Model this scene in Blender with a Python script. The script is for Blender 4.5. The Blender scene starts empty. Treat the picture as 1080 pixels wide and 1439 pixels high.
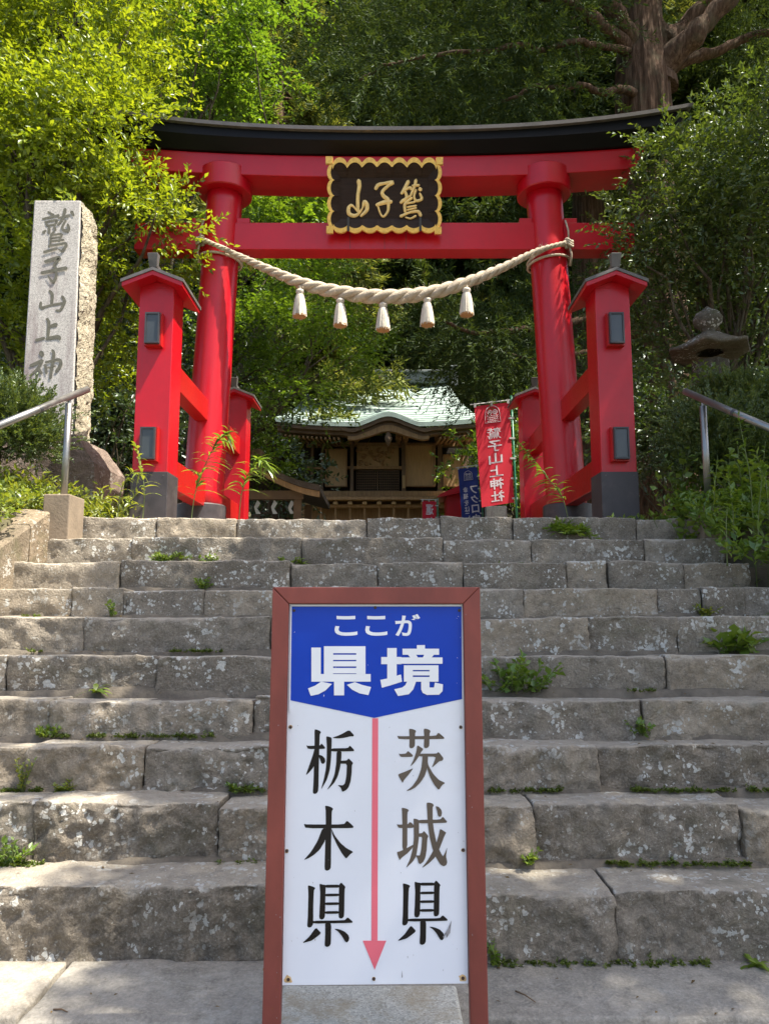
import bpy, bmesh, math, random
import numpy as np
from mathutils import Vector, Matrix, noise as mnoise

# ------------------------------------------------------------------ camera, sky, sun, exposure
SC = bpy.context.scene
COL = SC.collection
F, PITCH, EYE = 1040.0, math.radians(7.4), 1.35
cd = bpy.data.cameras.new('camera')
cd.sensor_fit = 'HORIZONTAL'; cd.sensor_width = 36.0; cd.lens = 36.0 * F / 1080.0
cd.clip_start = 0.05; cd.clip_end = 2000
cam = bpy.data.objects.new('camera', cd); COL.objects.link(cam)
cam.location = (0, 0, EYE); cam.rotation_euler = (math.pi / 2 + PITCH, 0, 0)
SC.camera = cam

SUN = Vector((0.43, -0.15, 0.90)).normalized()
w = bpy.data.worlds.new('World'); SC.world = w; w.use_nodes = True
nt = w.node_tree; nt.nodes.clear()
sky = nt.nodes.new('ShaderNodeTexSky'); sky.sky_type = 'NISHITA'; sky.sun_disc = False
sky.sun_elevation = math.asin(SUN.z); sky.sun_rotation = math.atan2(SUN.x, SUN.y)
sky.air_density = 1.0; sky.dust_density = 3.0; sky.ozone_density = 0.3
bg = nt.nodes.new('ShaderNodeBackground'); bg.inputs[1].default_value = 0.12
wo = nt.nodes.new('ShaderNodeOutputWorld')
nt.links.new(sky.outputs[0], bg.inputs[0]); nt.links.new(bg.outputs[0], wo.inputs[0])
sl = bpy.data.lights.new('sun', 'SUN'); sl.energy = 5.0; sl.angle = math.radians(0.6); sl.color = (1.0, 0.93, 0.80)
so = bpy.data.objects.new('sun', sl); COL.objects.link(so)
so.rotation_euler = (-SUN).to_track_quat('-Z', 'Y').to_euler(); so.location = (10, -5, 30)
SC.view_settings.view_transform = 'Standard'; SC.view_settings.look = 'None'
SC.view_settings.exposure = 1.5; SC.view_settings.gamma = 1.0; SC.view_settings.use_curve_mapping = False
SC.cycles.max_bounces = 8; SC.cycles.diffuse_bounces = 4; SC.cycles.glossy_bounces = 3; SC.cycles.transparent_max_bounces = 4
SC.cycles.use_denoising = True

# ------------------------------------------------------------------ helpers
CP, SP = math.cos(PITCH), math.sin(PITCH)
def ray(px, py):
    u, v = (px - 540.0) / F, (719.5 - py) / F
    return Vector((u, CP - v * SP, SP + v * CP))
def at(px, py, Y):
    r = ray(px, py); s = Y / r.y
    return Vector((r.x * s, Y, EYE + r.z * s))
def on_plane(px, py, Y0, k=0.0, off=0.0):
    """point of the plane Y = Y0 + k z, moved off metres towards the viewer side of that plane"""
    r = ray(px, py); s = (Y0 + k * EYE) / (r.y - k * r.z)
    n = Vector((0, -1, k)).normalized()
    return Vector((r.x * s, r.y * s, EYE + r.z * s)) + n * off

def setp(o, label=None, cat=None, group=None, kind=None):
    if label: o['label'] = label
    if cat: o['category'] = cat
    if group: o['group'] = group
    if kind: o['kind'] = kind
    return o
def thing(name, label, cat, loc=(0, 0, 0), group=None):
    o = bpy.data.objects.new(name, None); COL.objects.link(o)
    o.location = loc; o.empty_display_size = 0.1
    return setp(o, label, cat, group)
def link(name, me, parent=None):
    o = bpy.data.objects.new(name, me); COL.objects.link(o)
    if parent is not None:
        o.parent = parent
        m = Matrix.Translation(parent.location)
        if parent.parent is not None: m = Matrix.Identity(4)
        o.matrix_parent_inverse = m.inverted()
    return o
def copy_tree(o, parent=None):
    c = o.copy(); COL.objects.link(c)
    if parent is not None: c.parent = parent
    for ch in list(o.children): copy_tree(ch, c)
    return c

class MB:
    def __init__(s): s.v = []; s.f = []
    def add(s, vs, fs):
        b = len(s.v); s.v += [tuple(v) for v in vs]; s.f += [tuple(b + i for i in f) for f in fs]; return s
    def box(s, lo, hi, top=None):
        (x0, y0, z0), (x1, y1, z1) = lo, hi
        vs = [(x0,y0,z0),(x1,y0,z0),(x1,y1,z0),(x0,y1,z0),(x0,y0,z1),(x1,y0,z1),(x1,y1,z1),(x0,y1,z1)]
        return s.add(vs, [(0,3,2,1),(4,5,6,7),(0,1,5,4),(1,2,6,5),(2,3,7,6),(3,0,4,7)])
    def hexa(s, b, t):
        """b, t: four points each, counter-clockwise from above"""
        return s.add(list(b) + list(t), [(0,3,2,1),(4,5,6,7),(0,1,5,4),(1,2,6,5),(2,3,7,6),(3,0,4,7)])
    def prism(s, front, d):
        """front polygon (points seen counter-clockwise from the front), extruded by vector d to the back"""
        n = len(front); fr = [Vector(p) for p in front]; bk = [p + Vector(d) for p in fr]
        fs = [tuple(range(n)), tuple(range(2 * n - 1, n - 1, -1))]
        fs += [(i, n + i, n + (i + 1) % n, (i + 1) % n) for i in range(n)]
        return s.add(fr + bk, fs)
    def tube(s, path, radii, n=8, cap=True, twist=0.0):
        P = [Vector(p) for p in path]; m = len(P)
        if not hasattr(radii, '__len__'): radii = [radii] * m
        vs = []; prev = None
        for i in range(m):
            t = (P[min(i + 1, m - 1)] - P[max(i - 1, 0)])
            t = t.normalized() if t.length > 1e-9 else Vector((0, 0, 1))
            if prev is None:
                a = Vector((0, 0, 1)) if abs(t.z) < 0.9 else Vector((1, 0, 0))
                u = t.cross(a).normalized()
            else:
                u = (prev - t * prev.dot(t)); u = u.normalized() if u.length > 1e-6 else t.orthogonal().normalized()
            prev = u; vv = t.cross(u)
            for k in range(n):
                a = 2 * math.pi * k / n + twist * i
                vs.append(P[i] + (u * math.cos(a) + vv * math.sin(a)) * radii[i])
        fs = [(i * n + k, i * n + (k + 1) % n, (i + 1) * n + (k + 1) % n, (i + 1) * n + k) for i in range(m - 1) for k in range(n)]
        if cap: fs += [tuple(range(n - 1, -1, -1)), tuple((m - 1) * n + k for k in range(n))]
        return s.add(vs, fs)
    def lathe(s, c, prof, n=24, sq=None):
        c = Vector(c); vs = []; m = len(prof)
        for r, z in prof:
            for k in range(n):
                a = 2 * math.pi * (k + 0.5) / n
                vs.append(c + Vector((r * math.cos(a), r * math.sin(a), z)))
        fs = [(i * n + k, i * n + (k + 1) % n, (i + 1) * n + (k + 1) % n, (i + 1) * n + k) for i in range(m - 1) for k in range(n)]
        fs += [tuple(range(n - 1, -1, -1)), tuple((m - 1) * n + k for k in range(n))]
        return s.add(vs, fs)
    def sheet(s, fn, nu, nv):
        vs = [fn(i / nu, j / nv) for j in range(nv + 1) for i in range(nu + 1)]
        fs = [(j * (nu + 1) + i, j * (nu + 1) + i + 1, (j + 1) * (nu + 1) + i + 1, (j + 1) * (nu + 1) + i) for j in range(nv) for i in range(nu)]
        return s.add(vs, fs)
    def mesh(s, name, m, smooth=False):
        me = bpy.data.meshes.new(name); me.from_pydata([tuple(v) for v in s.v], [], s.f); me.update()
        if smooth: me.polygons.foreach_set('use_smooth', [True] * len(me.polygons))
        if m: me.materials.append(m)
        return me
    def build(s, name, m, parent=None, smooth=False, bevel=0.0, auto=None):
        o = link(name, s.mesh(name, m, smooth), parent)
        if bevel:
            md = o.modifiers.new('bevel', 'BEVEL'); md.width = bevel; md.segments = 2; md.limit_method = 'ANGLE'; md.angle_limit = math.radians(40)
        return o

def np_mesh(name, V, Fc, m=None):
    """V (n,3); Fc (k,3 or 4)"""
    me = bpy.data.meshes.new(name)
    V = np.asarray(V, dtype=np.float32); Fc = np.asarray(Fc, dtype=np.int32); k, c = Fc.shape
    me.vertices.add(len(V)); me.vertices.foreach_set('co', V.ravel())
    me.loops.add(k * c); me.loops.foreach_set('vertex_index', Fc.ravel())
    me.polygons.add(k); me.polygons.foreach_set('loop_start', np.arange(0, k * c, c, dtype=np.int32))
    me.update(calc_edges=True); me.validate()
    if m: me.materials.append(m)
    return me
def unit(a): return a / (np.linalg.norm(a, axis=-1, keepdims=True) + 1e-9)

# ------------------------------------------------------------------ materials
class NT:
    def __init__(s, name):
        s.m = bpy.data.materials.new(name); s.m.use_nodes = True; s.t = s.m.node_tree; s.t.nodes.clear()
        s.out = s.n('ShaderNodeOutputMaterial')
    def n(s, t, **kw):
        x = s.t.nodes.new(t)
        for k, v in kw.items(): setattr(x, k, v)
        return x
    def l(s, a, b): s.t.links.new(a, b)
    def coord(s, scale=(1, 1, 1), kind='Object'):
        c = s.n('ShaderNodeTexCoord'); mp = s.n('ShaderNodeMapping'); mp.inputs['Scale'].default_value = scale
        s.l(c.outputs[kind], mp.inputs[0]); return mp.outputs[0]
    def noise(s, vec, scale, detail=5, rough=0.6, dist=0.0):
        x = s.n('ShaderNodeTexNoise'); x.inputs['Scale'].default_value = scale; x.inputs['Detail'].default_value = detail
        x.inputs['Roughness'].default_value = rough; x.inputs['Distortion'].default_value = dist
        if vec is not None: s.l(vec, x.inputs['Vector'])
        return x.outputs['Fac']
    def ramp(s, fac, stops):
        r = s.n('ShaderNodeValToRGB'); e = r.color_ramp.elements
        while len(e) < len(stops): e.new(0.5)
        for i, (p, c) in enumerate(stops):
            e[i].position = p; e[i].color = (c, c, c, 1) if not hasattr(c, '__len__') else (*c, 1)
        s.l(fac, r.inputs[0]); return r.outputs[0]
    def mix(s, f, a, b, mode='MIX'):
        x = s.n('ShaderNodeMix', data_type='RGBA', blend_type=mode)
        for i, v in ((0, f), (6, a), (7, b)):
            if isinstance(v, (int, float)): x.inputs[i].default_value = v
            elif isinstance(v, tuple): x.inputs[i].default_value = (*v, 1)
            else: s.l(v, x.inputs[i])
        return x.outputs[2]
    def math(s, op, a, b=0.0):
        x = s.n('ShaderNodeMath', operation=op)
        for i, v in ((0, a), (1, b)):
            if isinstance(v, (int, float)): x.inputs[i].default_value = v
            else: s.l(v, x.inputs[i])
        return x.outputs[0]
    def bump(s, h, strength=0.3, dist=0.01, prev=None):
        b = s.n('ShaderNodeBump'); b.inputs['Strength'].default_value = strength; b.inputs['Distance'].default_value = dist
        s.l(h, b.inputs['Height'])
        if prev is not None: s.l(prev, b.inputs['Normal'])
        return b.outputs[0]
    def bsdf(s, col, rough=0.6, spec=0.5, metal=0.0, normal=None, coat=0.0, coat_rough=0.1):
        p = s.n('ShaderNodeBsdfPrincipled')
        for k, v in (('Base Color', col), ('Roughness', rough), ('Specular IOR Level', spec), ('Metallic', metal), ('Coat Weight', coat), ('Coat Roughness', coat_rough)):
            if isinstance(v, (int, float)): p.inputs[k].default_value = v
            elif isinstance(v, tuple): p.inputs[k].default_value = (*v, 1)
            else: s.l(v, p.inputs[k])
        if normal is not None: s.l(normal, p.inputs['Normal'])
        s.l(p.outputs[0], s.out.inputs[0]); return p

def simple(name, col, rough=0.6, var=0.25, scale=4.0, bump=0.15, bscale=60.0, bdist=0.004, metal=0.0, spec=0.5, stretch=(1, 1, 1), dirt=None, coat=0.0, kind='Object'):
    t = NT(name); v = t.coord(stretch, kind)
    a = t.noise(v, scale, 6, 0.65); b = t.noise(v, bscale, 4, 0.6)
    dark = tuple(c * (1 - var) for c in col); light = tuple(min(1, c * (1 + var)) for c in col)
    c = t.ramp(a, [(0.3, dark), (0.7, light)])
    if dirt:
        d = t.ramp(t.noise(v, scale * 0.6, 8, 0.75), [(0.52, 0.0), (0.68, 1.0)])
        c = t.mix(t.math('MULTIPLY', d, dirt[1]), c, dirt[0])
    r = t.ramp(a, [(0.2, max(0, rough - 0.08)), (0.8, min(1, rough + 0.08))])
    t.bsdf(c, r, spec, metal, t.bump(b, bump, bdist), coat)
    return t.m

def stone_mat(name, c1, c2, c3, lichen=0.5, moss=0.3, scale=1.0, fine=1.0, topdust=None):
    t = NT(name); oi = t.n('ShaderNodeObjectInfo'); g = t.n('ShaderNodeNewGeometry')
    v0 = t.n('ShaderNodeTexCoord').outputs['Object']
    ad = t.n('ShaderNodeVectorMath', operation='ADD'); sc = t.n('ShaderNodeVectorMath', operation='SCALE'); cv = t.n('ShaderNodeCombineXYZ')
    t.l(oi.outputs['Random'], cv.inputs[0]); t.l(oi.outputs['Random'], cv.inputs[1]); t.l(cv.outputs[0], sc.inputs[0]); sc.inputs['Scale'].default_value = 13.0
    t.l(v0, ad.inputs[0]); t.l(sc.outputs[0], ad.inputs[1]); v = ad.outputs[0]
    n1 = t.noise(v, 2.2 * scale, 8, 0.7); n2 = t.noise(v, 14 * scale, 8, 0.75); n3 = t.noise(v, 90 * scale, 5, 0.7)
    c = t.ramp(n1, [(0.3, c1), (0.5, c2), (0.72, c3)])
    rv = t.ramp(oi.outputs['Random'], [(0.0, (0.72, 0.70, 0.68)), (0.5, (1, 1, 1)), (1.0, (1.22, 1.15, 1.05))])
    c = t.mix(1.0, c, rv, 'MULTIPLY')
    c = t.mix(t.ramp(n2, [(0.44, 0.0), (0.66, 0.60)]), c, tuple(x * 0.5 for x in c1))
    c = t.mix(t.ramp(t.noise(v, 5.5, 7, 0.8, 0.5), [(0.54, 0.0), (0.72, 0.40)]), c, tuple(x * 0.5 for x in c1))
    c = t.mix(t.ramp(n3, [(0.45, 0.0), (0.75, 0.45)]), c, tuple(min(1, x * 1.5) for x in c3))
    if topdust:
        sx = t.n('ShaderNodeSeparateXYZ'); t.l(g.outputs['Normal'], sx.inputs[0])
        f = t.math('MULTIPLY', t.ramp(sx.outputs[2], [(0.45, 0.0), (0.85, 1.0)]), t.ramp(n2, [(0.3, 0.95), (0.7, 0.45)]))
        c = t.mix(f, c, topdust)
    if moss:
        f = t.math('MULTIPLY', t.ramp(t.noise(v, 3.1, 7, 0.75), [(0.54, 0.0), (0.68, 1.0)]), moss)
        c = t.mix(f, c, (0.060, 0.072, 0.022))
    if lichen:
        dn = t.n('ShaderNodeTexNoise'); dn.inputs['Scale'].default_value = 45; dn.inputs['Detail'].default_value = 3; t.l(v, dn.inputs['Vector'])
        dv = t.n('ShaderNodeVectorMath', operation='MULTIPLY_ADD'); t.l(dn.outputs['Color'], dv.inputs[0]); dv.inputs[1].default_value = (0.03, 0.03, 0.03); t.l(v, dv.inputs[2])
        vo = t.n('ShaderNodeTexVoronoi'); vo.inputs['Scale'].default_value = 42; t.l(dv.outputs[0], vo.inputs['Vector'])
        sc_ = t.n('ShaderNodeSeparateColor'); t.l(vo.outputs['Color'], sc_.inputs[0])
        lim = t.math('MULTIPLY', t.math('POWER', sc_.outputs[0], 1.3), t.math('MULTIPLY', t.ramp(t.noise(v, 9, 3, 0.6), [(0.38, 0.0), (0.62, 1.0)]), 0.95))
        spots = t.ramp(t.math('SUBTRACT', lim, vo.outputs['Distance']), [(0.0, 0.0), (0.05, 1.0)])
        zone = t.ramp(t.noise(v, 2.6, 3, 0.5), [(0.44, 0.0), (0.56, 1.0)])
        f = t.math('MULTIPLY', t.math('MULTIPLY', spots, zone), lichen)
        sp2 = t.ramp(t.noise(v, 60, 3, 0.5), [(0.66, 0.0), (0.69, 1.0)])
        f = t.math('MAXIMUM', f, t.math('MULTIPLY', t.math('MULTIPLY', sp2, t.ramp(n1, [(0.4, 0.0), (0.6, 1.0)])), lichen * 0.8))
        c = t.mix(f, c, t.mix(n2, (0.36, 0.35, 0.31), (0.74, 0.73, 0.68)))
    b1 = t.bump(n2, 0.7 * fine, 0.025); b2 = t.bump(n3, 0.6 * fine, 0.008, b1); rg = t.math('ABSOLUTE', t.math('SUBTRACT', t.noise(v, 17 * scale, 7, 0.62, 0.8), 0.5)); b2 = t.bump(rg, 0.75 * fine, 0.045, b2)
    t.bsdf(c, 0.9, 0.25, 0, b2)
    return t.m

def leaf_mat(name, c1, c2, trans=0.45, gloss=0.12, tcol=None):
    t = NT(name); g = t.n('ShaderNodeNewGeometry')
    c = t.ramp(g.outputs['Random Per Island'], [(0.0, c1), (1.0, c2)])
    oi = t.n('ShaderNodeObjectInfo')
    c = t.mix(1.0, c, t.ramp(oi.outputs['Random'], [(0, (0.86, 0.92, 0.86)), (1, (1.12, 1.06, 1.0))]), 'MULTIPLY')
    d = t.n('ShaderNodeBsdfDiffuse'); tr = t.n('ShaderNodeBsdfTranslucent'); gl = t.n('ShaderNodeBsdfGlossy')
    gl.inputs['Roughness'].default_value = 0.42; gl.inputs['Color'].default_value = (0.8, 0.85, 0.85, 1)
    t.l(c, d.inputs[0])
    tc = t.mix(1.0, c, tcol or (1.5, 1.35, 0.5), 'MULTIPLY'); t.l(tc, tr.inputs[0])
    m1 = t.n('ShaderNodeMixShader'); m1.inputs[0].default_value = trans; t.l(d.outputs[0], m1.inputs[1]); t.l(tr.outputs[0], m1.inputs[2])
    m2 = t.n('ShaderNodeMixShader'); m2.inputs[0].default_value = gloss; t.l(m1.outputs[0], m2.inputs[1]); t.l(gl.outputs[0], m2.inputs[2])
    t.l(m2.outputs[0], t.out.inputs[0]); return t.m

def red_mat(name, col=(0.46, 0.0020, 0.0110)):
    t = NT(name); v = t.coord()
    a = t.noise(v, 1.6, 6, 0.7); b = t.noise(v, 40, 5, 0.7)
    st = t.noise(t.coord((14, 14, 0.6)), 2.0, 5, 0.6)
    c = t.ramp(a, [(0.3, tuple(x * 0.84 for x in col)), (0.7, tuple(x * 1.08 for x in col))])
    c = t.mix(t.ramp(st, [(0.52, 0.0), (0.8, 0.30)]), c, (0.30, 0.022, 0.020))
    c = t.mix(t.ramp(t.noise(v, 5, 8, 0.8), [(0.55, 0.0), (0.75, 0.35)]), c, tuple(x * 0.6 for x in col))
    gm = t.n('ShaderNodeNewGeometry'); sp_ = t.n('ShaderNodeSeparateXYZ'); t.l(gm.outputs['Position'], sp_.inputs[0])
    low = t.ramp(t.math('MULTIPLY', t.math('SUBTRACT', sp_.outputs[2], 2.1), 0.5), [(0.2, 1.0), (0.62, 0.0)])
    c = t.mix(t.math('MULTIPLY', low, t.ramp(t.noise(t.coord((9, 9, 1.2)), 2.5, 7, 0.75), [(0.45, 0.0), (0.75, 0.55)])), c, (0.14, 0.030, 0.022))
    c = t.mix(t.ramp(t.noise(v, 75, 2, 0.5), [(0.74, 0.0), (0.78, 0.55)]), c, (0.16, 0.02, 0.02))
    r = t.ramp(b, [(0.3, 0.28), (0.7, 0.40)])
    t.bsdf(c, r, 0.45, 0, t.bump(st, 0.06, 0.004, t.bump(b, 0.05, 0.002)))
    return t.m

M = {}
M['stair'] = stone_mat('stair_stone', (0.190, 0.164, 0.130), (0.270, 0.235, 0.188), (0.355, 0.312, 0.252), 1.0, 0.25, topdust=(0.45, 0.40, 0.325))
M['slab'] = stone_mat('paving_stone', (0.22, 0.205, 0.175), (0.29, 0.27, 0.235), (0.35, 0.325, 0.28), 0.15, 0.12, fine=0.6)
M['kerb'] = stone_mat('kerb_stone', (0.135, 0.108, 0.078), (0.20, 0.162, 0.118), (0.275, 0.228, 0.17), 0.7, 0.4)
M['granite_side'] = stone_mat('rough_granite', (0.26, 0.235, 0.18), (0.38, 0.35, 0.27), (0.48, 0.45, 0.37), 0.2, 0.12, fine=1.4)
M['pedestal'] = stone_mat('pedestal_granite', (0.125, 0.092, 0.074), (0.19, 0.142, 0.115), (0.26, 0.20, 0.165), 0.4, 0.3)
M['lantern'] = stone_mat('lantern_stone', (0.07, 0.062, 0.045), (0.11, 0.098, 0.075), (0.17, 0.15, 0.12), 0.8, 0.6)
def granite(name, base, speck=0.5, stain=None):
    t = NT(name); v = t.coord()
    vo = t.n('ShaderNodeTexVoronoi'); vo.inputs['Scale'].default_value = 170; t.l(v, vo.inputs['Vector'])
    sx = t.n('ShaderNodeSeparateColor'); t.l(vo.outputs['Color'], sx.inputs[0])
    c = t.ramp(sx.outputs[0], [(0.0, tuple(x * (1 - speck) for x in base)), (0.3, base), (0.7, tuple(min(1, x * 1.15) for x in base)), (1.0, tuple(min(1, x * 1.45) for x in base))])
    if stain:
        f = t.ramp(t.noise(t.coord((3.0, 3.0, 0.35)), 1.7, 6, 0.7), [(0.48, 0.0), (0.66, 0.8)])
        c = t.mix(f, c, stain)
    t.bsdf(c, 0.75, 0.35, 0, t.bump(t.noise(v, 120, 4), 0.25, 0.003)); return t.m
M['granite'] = granite('cut_granite', (0.43, 0.405, 0.375), 0.5, (0.20, 0.15, 0.15))
M['granite_block'] = granite('granite_block', (0.43, 0.42, 0.37), 0.3, (0.34, 0.28, 0.19))
M['engraved'] = simple('engraved_letter', (0.115, 0.110, 0.085), 0.9, 0.3, 30)
M['dirt'] = simple('dirt', (0.11, 0.085, 0.055), 0.95, 0.4, 5, 0.6, 40, 0.02)
M['mortar'] = simple('mortar', (0.125, 0.105, 0.080), 0.95, 0.45, 7, 0.6, 40, 0.015)
M['ground'] = simple('forest_floor', (0.085, 0.075, 0.038), 0.95, 0.5, 1.5, 0.7, 30, 0.03, dirt=((0.05, 0.075, 0.022), 0.8))
M['gravel'] = simple('packed_earth', (0.26, 0.225, 0.175), 0.95, 0.3, 4, 0.5, 60, 0.01)
M['red'] = red_mat('red_lacquer')
M['red2'] = red_mat('red_lacquer_orange', (0.40, 0.008, 0.006))
M['copper'] = simple('weathered_copper_edge', (0.12, 0.108, 0.102), 0.55, 0.25, 6, 0.1, metal=0.2)
M['black'] = simple('black_paint', (0.0025, 0.0025, 0.0035), 0.55, 0.3, 3, 0.08, 50, 0.003, spec=0.2)
M['basecap'] = simple('dark_copper_cap', (0.044, 0.037, 0.040), 0.5, 0.3, 5, 0.1, dirt=((0.12, 0.10, 0.09), 0.5))
M['lampbox'] = simple('lamp_frame_metal', (0.035, 0.036, 0.040), 0.45, 0.2, 8)
M['lampglass'] = simple('lamp_frosted_glass', (0.045, 0.052, 0.055), 0.22, 0.12, 8, 0.02)
M['rooflet'] = simple('grey_roof_metal', (0.10, 0.092, 0.088), 0.5, 0.3, 7, 0.15, dirt=((0.20, 0.18, 0.15), 0.5))
M['rope'] = simple('rice_straw_rope', (0.42, 0.35, 0.262), 0.85, 0.28, 12, 0.8, 90, 0.01, stretch=(1, 1, 1))
M['tassel'] = simple('straw_tassel', (0.56, 0.50, 0.41), 0.85, 0.2, 30, 0.5, 90, 0.006, stretch=(6, 6, 0.4))
M['tasselend'] = simple('straw_cut_end', (0.36, 0.20, 0.085), 0.9, 0.3, 60, 0.8)
M['gold'] = simple('gold_leaf', (0.84, 0.52, 0.13), 0.36, 0.25, 30, 0.3, 50, 0.004, metal=0.25)
M['goldletter'] = simple('gold_letter', (0.86, 0.60, 0.24), 0.40, 0.2, 16, 0.2, 50, 0.003, metal=0.15)
M['plaque'] = simple('dark_plaque_wood', (0.026, 0.014, 0.009), 0.6, 0.35, 5, 0.3, 12, 0.004, spec=0.2, stretch=(1, 6, 14), dirt=((0.05, 0.032, 0.022), 0.6))
M['signwood'] = simple('brown_painted_steel', (0.20, 0.044, 0.031), 0.55, 0.22, 7, 0.2, 70, 0.002, dirt=((0.17, 0.035, 0.028), 0.5), stretch=(1, 1, 0.4))
M['signwhite'] = simple('white_enamel', (0.72, 0.74, 0.80), 0.22, 0.03, 2, 0.02, 20, 0.002, dirt=((0.66, 0.66, 0.66), 0.4))
M['signblue'] = simple('blue_enamel', (0.003, 0.045, 0.42), 0.22, 0.08, 3, 0.02, 20, 0.002, spec=0.3)
M['signblack'] = simple('black_lettering', (0.014, 0.012, 0.012), 0.3, 0.2, 3, 0.02, spec=0.25)
M['signreflect'] = simple('black_lettering_reflection', (0.105, 0.082, 0.066), 0.3, 0.12, 3, 0.02)  # brown reflection on the glossy black print, put into the base colour
M['signletter'] = simple('white_lettering', (0.80, 0.81, 0.84), 0.25, 0.03, 3, 0.02)
M['signpink'] = simple('faded_red_line', (0.78, 0.15, 0.20), 0.3, 0.06, 3, 0.02)
M['rust'] = simple('rust', (0.20, 0.075, 0.02), 0.85, 0.4, 60, 0.4)
M['rusthalo'] = simple('rust_stain', (0.62, 0.42, 0.20), 0.6, 0.25, 60, 0.05)
M['screw'] = simple('screw_head', (0.05, 0.028, 0.02), 0.6, 0.3, 40)
M['chip'] = simple('chipped_enamel', (0.25, 0.24, 0.25), 0.7, 0.3, 60)
M['steel'] = simple('handrail_steel', (0.27, 0.265, 0.25), 0.38, 0.15, 6, 0.03, metal=0.9)
M['concrete'] = simple('concrete', (0.20, 0.155, 0.11), 0.9, 0.2, 8, 0.4, 50, 0.008)
M['verdigris'] = simple('green_copper_roof', (0.26, 0.335, 0.305), 0.6, 0.25, 2.2, 0.15, dirt=((0.19, 0.23, 0.215), 0.8))
M['ridge'] = simple('roof_ridge_metal', (0.13, 0.15, 0.15), 0.6, 0.3, 3)
M['wood'] = simple('old_cedar_wood', (0.29, 0.17, 0.075), 0.75, 0.35, 3, 0.4, 16, 0.006, stretch=(10, 10, 1))
M['woodlight'] = simple('pale_weathered_board', (0.38, 0.245, 0.112), 0.75, 0.22, 4, 0.3, 14, 0.005, stretch=(12, 12, 0.8))
M['wooddark'] = simple('dark_timber', (0.14, 0.085, 0.045), 0.75, 0.3, 3, 0.4, 16, 0.006)
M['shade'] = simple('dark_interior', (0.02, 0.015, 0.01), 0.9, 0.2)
M['bark_roof'] = simple('brown_shingle_roof', (0.075, 0.055, 0.040), 0.85, 0.3, 3, 0.6, 30, 0.02)
M['bannerred'] = simple('red_banner_cloth', (0.56, 0.012, 0.032), 0.8, 0.12, 4, 0.2, 90, 0.003)
M['bannerblue'] = simple('navy_banner_cloth', (0.012, 0.026, 0.17), 0.8, 0.12, 4, 0.2, 90, 0.003)
M['bannertext'] = simple('banner_print', (0.62, 0.56, 0.60), 0.8, 0.05, 4)
M['greenpole'] = simple('green_banner_pole', (0.02, 0.16, 0.085), 0.4, 0.1)
M['whitebox'] = simple('white_paper', (0.48, 0.48, 0.46), 0.7, 0.1)
def bark(name, a, b, sc=1.0):
    t = NT(name); v = t.coord((7 * sc, 7 * sc, 0.55 * sc))
    n1 = t.noise(v, 2.4, 7, 0.72, 0.3); n2 = t.noise(t.coord(), 3, 4)
    c = t.ramp(n1, [(0.32, tuple(x * 0.3 for x in a)), (0.5, a), (0.68, b)])
    c = t.mix(t.ramp(n2, [(0.5, 0.0), (0.7, 0.45)]), c, (0.09, 0.095, 0.055))
    t.bsdf(c, 0.95, 0.15, 0, t.bump(n1, 1.0, 0.07)); return t.m
M['cedarbark'] = bark('cedar_bark', (0.095, 0.055, 0.034), (0.19, 0.125, 0.085))
M['bark'] = bark('grey_bark', (0.10, 0.080, 0.055), (0.19, 0.16, 0.12))
M['leaf_bright'] = leaf_mat('bright_evergreen_leaf', (0.095, 0.155, 0.012), (0.24, 0.31, 0.022), 0.48, 0.04)
M['leaf_right'] = leaf_mat('glossy_evergreen_leaf', (0.050, 0.085, 0.018), (0.110, 0.150, 0.030), 0.36, 0.07)
M['leaf_maple'] = leaf_mat('maple_leaf', (0.075, 0.155, 0.016), (0.160, 0.255, 0.030), 0.5, 0.05)
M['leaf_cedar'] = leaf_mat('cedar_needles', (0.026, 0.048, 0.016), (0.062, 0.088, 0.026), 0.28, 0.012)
M['leaf_cedar_sunlit'] = leaf_mat('sunlit_cedar_needles', (0.11, 0.140, 0.038), (0.22, 0.235, 0.078), 0.30, 0.015)  # brighter copy of the cedar needles, sunlight put into the colour
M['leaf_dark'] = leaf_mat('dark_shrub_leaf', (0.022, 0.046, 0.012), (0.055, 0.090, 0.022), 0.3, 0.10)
M['leaf_weed'] = leaf_mat('weed_leaf', (0.10, 0.18, 0.025), (0.20, 0.28, 0.045), 0.42, 0.05)
M['leaf_sun'] = leaf_mat('sunny_weed_leaf', (0.14, 0.20, 0.026), (0.25, 0.28, 0.045), 0.42, 0.06)
M['leaf_grass'] = leaf_mat('grass_blade', (0.10, 0.16, 0.025), (0.19, 0.26, 0.050), 0.38, 0.06)
M['leaf_juniper'] = leaf_mat('juniper_foliage', (0.050, 0.090, 0.026), (0.125, 0.165, 0.045), 0.3, 0.05)
M['stem'] = simple('green_stem', (0.11, 0.14, 0.04), 0.7, 0.2)
M['moss'] = leaf_mat('moss', (0.060, 0.095, 0.016), (0.125, 0.165, 0.032), 0.3, 0.03)

def N(p, s=1.0, oct=4): return mnoise.fractal(Vector(p) * s, 0.9, 2.1, oct)

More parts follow.
